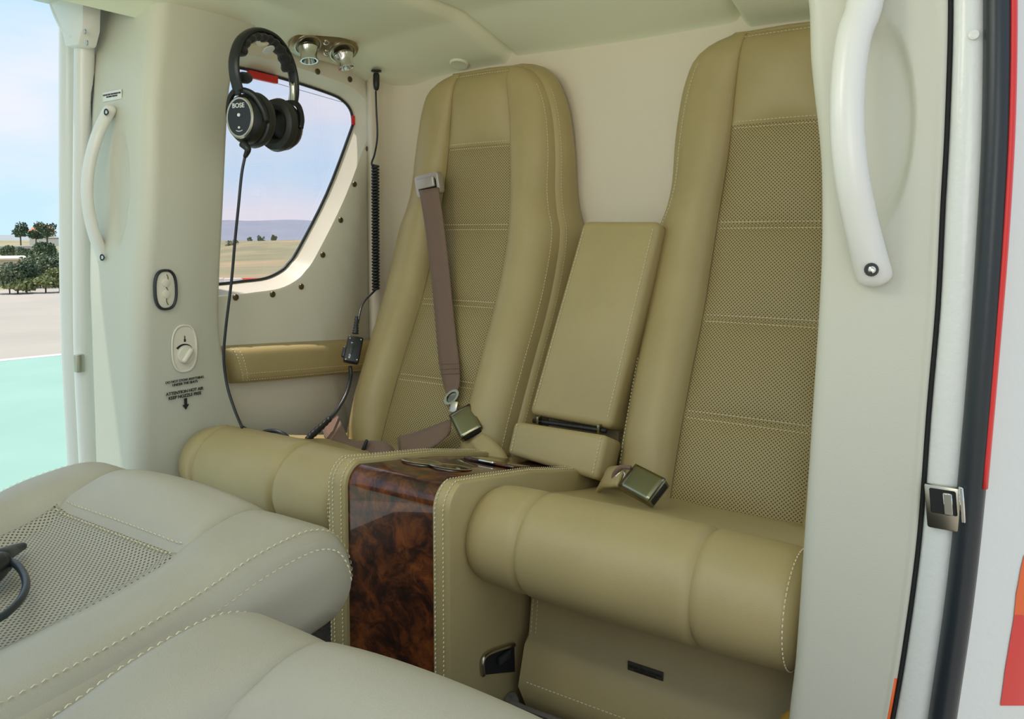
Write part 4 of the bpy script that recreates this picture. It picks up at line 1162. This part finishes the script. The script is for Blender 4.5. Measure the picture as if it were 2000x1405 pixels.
prism('guide_slot', rrect(.0255, .0140, .006), lambda a_, b_, d_: gmap(a_+.001, b_-.002, d_), .004, .0046, M_dark, gd)
rbox('guide_flap', gmap(.001, .0035, .008), (.047, .022, .007), M_guide, gd, .0025, 3, MG)
SPR = [((819, 372), (856, 366), 1.330), ((830, 440), (866, 432), 1.332), ((840, 520), (876, 513), 1.322), ((848, 600), (884, 594), 1.302), ((855, 680), (893, 676), 1.268), ((858, 712), (897, 710), 1.254), ((866, 750), (898, 748), 1.235), ((872, 768), (892, 766), 1.226)]
ribbon('shoulder_strap', [(px(*a_, 1, y), px(*b_, 1, y)) for a_, b_, y in SPR], .002, M_belt, sb, 5)
ps = []
for v in (712, 722, 732): ps.append(([px(861+38*t, v-2*t, 1, 1.246-.0002*(v-712)) for t in lin(0, 1, 12)], [V((0, -1, 0))]*12))
stitches('stitching', ps, mat('dark_thread', (.10, .06, .04), .8), sb, .003, .0015, .001)
# latch tongue
tg = px(882, 776, 1, 1.221)
lathe('belt_ring', [(.0085, -.0015), (.0125, -.0015), (.013, 0), (.0125, .0015), (.0085, .0015), (.0075, 0), (.0085, -.0015)], tg, frame((0.1, -1, .35)), M_buckle, sb, 22, 1.55, .95)
rbox('latch_tongue', px(886, 795, 1, 1.214), (.016, .003, .022), M_satin, sb, .001, 2, frame(V((.1, -1, .35)), (1, 0, 0)) @ Matrix.Rotation(PI/2, 3, 'X') if False else frame(V((0, .4, 1)), (1, 0, -.4)))
def buckle(root, c0, ax_dir, toward, L_, W_, T_, m):
    y_ = V(ax_dir).normalized(); z_ = V(toward); z_ = (z_-y_*z_.dot(y_)).normalized(); x_ = y_.cross(z_)
    Mx = axes(x_, y_, z_)
    body = rbox('buckle', c0, (W_, L_, T_), m, root, .002, 2, Mx)
    # lifting cover, slightly proud and bowed
    def f(u, v): return c0+x_*(u*W_*.5)+y_*(v*L_*.5)+z_*(T_*.5+.0035*(1-.35*u*u)-.002*max(0, v-.6))
    o = gridpart('buckle_cover', f, lin(-1, 1, 7), lin(-1, 1, 9), m, body)
    sm = o.modifiers.new('t', 'SOLIDIFY'); sm.thickness = .0022; sm.offset = -1
    rbox('buckle_slot', c0-y_*(L_*.5), (W_*.8, .004, T_*.5), M_dark, body, .001, 1, Mx)
    return x_, y_, z_
c0 = px(911, 827, 1, 1.185); axd = px(893, 793, 1, 1.20)-px(930, 862, 1, 1.17)
buckle(sb, c0, axd, EYE-c0, .060, .046, .016, M_buckle)
# fabric sleeve of the buckle stalk
ribbon('buckle_sleeve', [(px(*a_, 1, y), px(*b_, 1, y2)) for a_, b_, y, y2 in (((920, 866), (944, 848), 1.160, 1.175), ((934, 884), (962, 860), 1.150, 1.17), ((950, 900), (984, 882), 1.145, 1.17), ((962, 916), (996, 906), 1.14, 1.165))], .010, M_leather, sb, 5)
# lap strap: twisted loop left of the buckle
ribbon('lap_strap', [(px(*a_, 1, y), px(*b_, 1, y2)) for a_, b_, y, y2 in (((882, 818), (880, 846), 1.175, 1.165), ((866, 824), (868, 858), 1.165, 1.150), ((835, 836), (845, 874), 1.150, 1.13), ((800, 848), (810, 888), 1.135, 1.11), ((780, 852), (786, 892), 1.125, 1.105))], .002, M_belt, sb, 5)
ribbon('lap_strap', [(px(*a_, 1, y), px(*b_, 1, y2)) for a_, b_, y, y2 in (((780, 852), (786, 892), 1.127, 1.107), ((777, 862), (781, 890), 1.14, 1.125), ((790, 868), (784, 886), 1.15, 1.14), ((820, 874), (815, 890), 1.155, 1.145))], .002, M_belt, sb, 5)
ribbon('lap_strap', [(px(*a_, 1, y), px(*b_, 1, y2)) for a_, b_, y, y2 in (((660, 813), (629, 838), 1.17, 1.15), ((672, 838), (640, 862), 1.14, 1.11), ((684, 860), (660, 884), 1.11, 1.07), ((706, 862), (690, 892), 1.09, 1.06), ((738, 862), (728, 896), 1.08, 1.05), ((760, 868), (750, 900), 1.08, 1.05), ((778, 890), (770, 912), 1.085, 1.06))], .003, M_belt, sb, 6)
rbox('strap_slide', px(711, 874, 1, 1.065), (.006, .010, .030), M_black, sb, .002, 2, frame(V((.3, .3, 1))))
sb2 = empty('seat_belt', px(1255, 950, 1, 1.12), 'square metal belt buckle on a tan sleeve lying on the near rear seat', 'seat belt')
c0 = px(1258, 950, 1, 1.085); axd = px(1215, 925, 1, 1.10)-px(1300, 970, 1, 1.07)
buckle(sb2, c0, axd, EYE-c0+V((0, 0, .5)), .062, .044, .018, M_buckle)
ribbon('buckle_sleeve', [(px(*a_, 1, y), px(*b_, 1, y2)) for a_, b_, y, y2 in (((1222, 912), (1206, 950), 1.11, 1.08), ((1205, 912), (1190, 952), 1.12, 1.09), ((1190, 916), (1176, 954), 1.14, 1.11), ((1182, 930), (1166, 962), 1.16, 1.13))], .006, M_leather, sb2, 5)
tube('sleeve_loop', [px(u, v, 1, 1.10) for u, v in ((1232, 914), (1214, 913), (1200, 925), (1199, 940), (1210, 948))], .0035, M_belt, sb2, 8, 5)
rbox('latch_tongue', px(1214, 931, 1, 1.10), (.016, .014, .003), M_satin, sb2, .001, 2, frame(EYE-c0))

# ================================================================== HEADSET LEAD on the foreground seat
ld = empty('headset_lead', px(15, 1110, 2, .455), 'black lead with a tapered plug on the foreground seat cushion, cut by the left edge', 'cord')
tube('plug', [px(-40, 1100, 2, .482), px(0, 1088, 2, .480), px(25, 1076, 2, .476), px(46, 1067, 2, .474)], lambda t: .011-.007*t, M_rubber, ld, 12, 6)
tube('jack_body', [px(-40, 1130, 2, .478), px(-5, 1105, 2, .480), px(12, 1098, 2, .480)], lambda t: .016-.006*t, M_black, ld, 12, 6)
tube('lead', [px(u, v, 2, z_) for u, v, z_ in ((5, 1090, .482), (32, 1104, .480), (46, 1122, .478), (51, 1143, .477), (44, 1165, .476), (28, 1185, .475), (0, 1207, .474), (-60, 1236, .472), (-200, 1262, .472), (-380, 1240, .474), (-560, 1280, .476))], .0036, M_rubber, ld, 10, 6)

# ochre bag corner on the floor by the near post
oc = px(1524, 1378, 1, .875)
bmx = bmesh.new(); bmesh.ops.create_icosphere(bmx, subdivisions=3, radius=1)
hz_ = (oc.z-FLOOR)/1.85
for v in bmx.verts:
    k = 1+.05*noise.noise(v.co*3); v.co = V((v.co.x*.032*k, v.co.y*.036*k, max(-.85, v.co.z)*hz_))+V((oc.x+.016, .875, FLOOR+.85*hz_))
ob = frombm('pouch', bmx, M_ochre, None, True, 80); tag(ob, 'ochre yellow pouch on the cabin floor beside the near door post', 'pouch')

# ================================================================== OUTSIDE: vegetation, buildings, barriers, hills
def ray_at(u, v, dist):
    d_ = (u-1000)/F*R - (v-CY)/F*UP + FW
    return EYE+d_*(dist/math.hypot(d_.x, d_.y))
def gpos(u, dist):
    p = ray_at(u, 460, dist); return V((p.x, p.y, land(p.x, p.y).z if dist > 30 else GZ))
def leaves(name, blobs, nleaf, size, m, parent=None):
    vs = []; fs = []
    rnd = random.Random(hash(name) % 1000 + int(blobs[0][0].x*10))
    tot = sum(b_[1].x*b_[1].z for b_ in blobs)
    for c_, r_ in blobs:
        for _ in range(max(20, int(nleaf*r_.x*r_.z/tot))):
            d_ = V((rnd.gauss(0, 1), rnd.gauss(0, 1), rnd.gauss(0, 1))).normalized(); k = rnd.uniform(.55, 1.05)
            k *= 1+.25*noise.noise(d_*2.5+c_)
            p = c_+V((d_.x*r_.x, d_.y*r_.y, d_.z*r_.z))*k
            a_ = V((rnd.gauss(0, 1), rnd.gauss(0, 1), rnd.gauss(0, 1))).normalized(); b_ = a_.orthogonal().normalized()
            s = size*rnd.uniform(.6, 1.4); i = len(vs)
            vs += [p-a_*s, p+b_*s*.6, p+a_*s, p-b_*s*.6]; fs.append((i, i+1, i+2, i+3))
    return tag(mobj(name, vs, fs, m, parent, False), kind='stuff') if parent else mobj(name, vs, fs, m, parent, False)
def tree(name, u, dist, vtop, vbase, wpx, m, label, cat_, group, trunk=True, nl=900):
    base = gpos(u, dist); s = dist/F*1.0
    htop = ray_at(u, vtop, dist).z; zb = ray_at(u, vbase, dist).z; wd = wpx*s
    g = empty(name, (base.x, base.y, zb), label, cat_, group)
    H_ = htop-zb; rnd = random.Random(int(u*7+dist)); blobs = []
    lo = .30 if trunk else 0
    for k in range(7):
        a_ = rnd.uniform(-.28, .28)*wd; h_ = zb+H_*(lo+(1-lo)*(rnd.uniform(.25, .78) if trunk else rnd.uniform(.14, .76)))
        blobs.append((V((base.x, base.y, h_))+R*a_+_h*rnd.uniform(-.2, .2)*wd, V((wd*rnd.uniform(.2, .32),)*2+((1-lo)*H_*rnd.uniform(.2, .3),))))
    leaves('foliage', blobs, nl, max(wd*.045, 1.6*s), m, g)
    if trunk: tube('trunk', [V((base.x, base.y, min(zb, base.z))), V((base.x, base.y, zb+H_*.35)), V((base.x, base.y, zb+H_*.6))], wd*.035, M_trunk, g, 7, 3)
    else: tube('stem', [V((base.x, base.y, min(zb, base.z)-.02)), V((base.x, base.y, zb+H_*.3))], wd*.02, M_trunk, g, 6, 3)
    return g
tree('tree', 40, 95, 434, 478, 30, M_leafd, 'dark round tree left of the orange roofed house', 'tree', 'trees by the house')
tree('tree', 92, 92, 430, 478, 36, M_leafd, 'umbrella pine in front of the orange roofed house', 'tree', 'trees by the house')
tree('tree', 70, 96, 447, 478, 26, M_leafd, 'low dark tree between the two taller trees', 'tree', 'trees by the house')
bl = [('mid green shrub at the far left edge of the hillside', 8, 60, 480, 505, 30, M_leafm), ('grey green shrub right of the low flat roof', 75, 50, 478, 548, 62, M_leafm),
      ('tall shrub just left of the door rail', 104, 48, 482, 548, 50, M_leafd), ('shrub behind the tarmac at the far left', 14, 46, 512, 556, 56, M_leafm),
      ('shrub in the middle of the tarmac edge', 48, 45, 512, 556, 50, M_leafd), ('small shrub on the terrace above the flat roof', 45, 64, 482, 506, 34, M_leafm),
      ('dry yellow shrub beside the door rail', 112, 43, 516, 556, 46, M_leafy), ('low bright weeds along the tarmac edge', 30, 42, 540, 566, 70, M_leafy),
      ('low bright weeds under the tall shrub', 85, 42, 538, 564, 66, M_leafy), ('olive bush below the stone wall', 88, 62, 470, 500, 44, M_leafd)]
for lab, u, dist, vt, vb, wpx, m in bl:
    tree('shrub', u, max(26.5, 2480/(vb-463)) if vb > 500 else dist, vt, vb, wpx, m, lab, 'shrub', 'shrubs beyond the tarmac', False, 1300)
# house with an orange roof
def wpt(u, v, d_): return ray_at(u, v, d_)
def block(name, u0, u1, v0, v1, dist, depth, m, root):
    a_, b_ = wpt(u0, v1, dist), wpt(u1, v1, dist); top = wpt((u0+u1)/2, v0, dist).z; bot = min(a_.z, b_.z)
    c_ = (a_+b_)/2; away = V((c_.x, c_.y, 0)).normalized(); xr = (b_-a_); xr.z = 0; w_ = xr.length; xr.normalize(); yv = V((-xr.y, xr.x, 0))
    return rbox(name, V((c_.x, c_.y, (top+bot)/2))+away*depth/2, (w_, depth, top-bot), m, root, .05, 1, axes(xr, yv, V((0, 0, 1)))), xr, yv, w_, top, bot, c_
hd = 110
hr = empty('house', gpos(80, hd), 'house with an orange tiled roof behind the trees on the hillside', 'house')
_, xr, yv, w_, top, bot, c_ = block('wall', 58, 108, 452, 480, hd, 6, M_wall_out, hr)
away = V((c_.x, c_.y, 0)).normalized()
rz = wpt(80, 437, hd).z
e_ = [c_-xr*w_*.56-away*.5, c_+xr*w_*.56-away*.5, c_+xr*w_*.56+away*6.5, c_-xr*w_*.56+away*6.5]
e_ = [V((p.x, p.y, top)) for p in e_]; r0 = V((c_.x, c_.y, rz))+away*3-xr*w_*.2; r1 = V((c_.x, c_.y, rz))+away*3+xr*w_*.2
mobj('roof', e_+[r0, r1], [(0, 1, 5, 4), (1, 2, 5), (2, 3, 4, 5), (3, 0, 4), (3, 2, 1, 0)], M_roof, hr, False)
for u in (68, 80, 92): block('window', u-2.2, u+2.2, 458, 466, hd-.1, .2, M_dark, hr)
an = empty('annex', gpos(108, 100), 'white flat roofed building right of the house, by the door rail', 'building')
block('wall', 88, 135, 466, 480, 100, 4, M_wall_out, an); block('roof_slab', 86, 137, 463.5, 466, 99.9, 4.4, M_stone, an)
st = empty('low_building', gpos(25, 60), 'low grey building with a pale flat roof at the left edge', 'building')
block('wall', -40, 50, 507, 524, 42, 3, M_stone, st); block('roof_slab', -42, 54, 503, 508, 41.8, 3.6, M_wall_out, st)
sw = block('stone_wall', -40, 75, 480, 490, 85, .6, M_stone, None)[0]; tag(sw, 'grey retaining wall along the terrace below the house', 'wall')
# red and white road barriers seen through the side window
for i, (u0, u1, m, lab) in enumerate(((405, 438, M_wall_out, 'white barrier segment behind the far post edge'), (438, 474, M_wall_out, 'white plastic barrier segment seen at the window sill'), (474, 560, M_red, 'red plastic barrier segment seen at the window sill'))):
    a_, b_ = wpt(u0, 556, 24), wpt(u1-1.5, 556, 24); c_ = (a_+b_)/2; xr = (b_-a_); xr.z = 0; w_ = xr.length; xr.normalize(); yv = V((-xr.y, xr.x, 0))
    topz = wpt(u0, 543, 24).z; h_ = topz-GZ
    prof_ = [(-.25, 0), (.25, 0), (.22, h_*.3), (.10, h_*.55), (.08, h_), (-.08, h_), (-.10, h_*.55), (-.22, h_*.3)]
    ob = prism('road_barrier', prof_, lambda a2, b2, d2_: V((c_.x, c_.y, GZ-.01))+yv*a2+V((0, 0, 1))*b2+xr*d2_, -w_/2, w_/2, m, None, .02)
    tag(ob, lab, 'barrier', 'barriers along the apron edge')
# bushes in the field behind the window
for u, dist, vt, vb, wpx, lab in ((487, 210, 461, 480, 10, 'small bush left on the ridge in the window view'), (510, 200, 459, 482, 14, 'bare bush in the middle of the field seen through the window'), (535, 260, 458, 474, 10, 'small bush right of the bare bush in the window view'), (452, 160, 468, 484, 26, 'dark scrub at the left of the window view')):
    tree('shrub', u, dist, vt, vb, wpx, M_leafm, lab, 'shrub', 'bushes in the field', False, 300)
# sloping field terraces beyond the apron (real mounds), then hills
def mound(name, u0, u1, vtop, dist, depth, m, amp, seed, vb=None, tilt=0):
    nU, nV = 60, 14; vs = []; fs = []
    for j in range(nV):
        t = j/(nV-1); dd = dist-depth+depth*1.6*t
        prof_ = math.sin(min(1, t*1.6)*PI/2)**1.5 if t < .625 else math.cos((t-.625)/.375*PI/2)
        for i in range(nU):
            s = i/(nU-1); u = u0+(u1-u0)*s; zt = ray_at(u, vtop+tilt*(s-.5), dist).z
            edge = min(1, min(s, 1-s)*5)**.7
            base = GZ-1.5; hgt = (zt-base)*edge*(1+amp*noise.noise(V((s*7, seed, 0)))+amp*.5*noise.noise(V((s*22, t*3, seed))))
            p = ray_at(u, 460, dd); vs.append(V((p.x, p.y, base+hgt*prof_)))
    for j in range(nV-1):
        for i in range(nU-1): a_ = j*nU+i; fs.append((a_, a_+1, a_+nU+1, a_+nU))
    return mobj(name, vs, fs, m, None, True)
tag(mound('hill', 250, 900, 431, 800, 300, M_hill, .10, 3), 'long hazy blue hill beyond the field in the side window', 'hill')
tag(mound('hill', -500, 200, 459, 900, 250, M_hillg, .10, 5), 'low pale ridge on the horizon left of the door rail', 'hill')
tag(mound('hill', 380, 900, 468, 190, 130, M_field, .12, 8, tilt=-10), 'dry grassy slope in the side window below the hazy hill', 'slope')
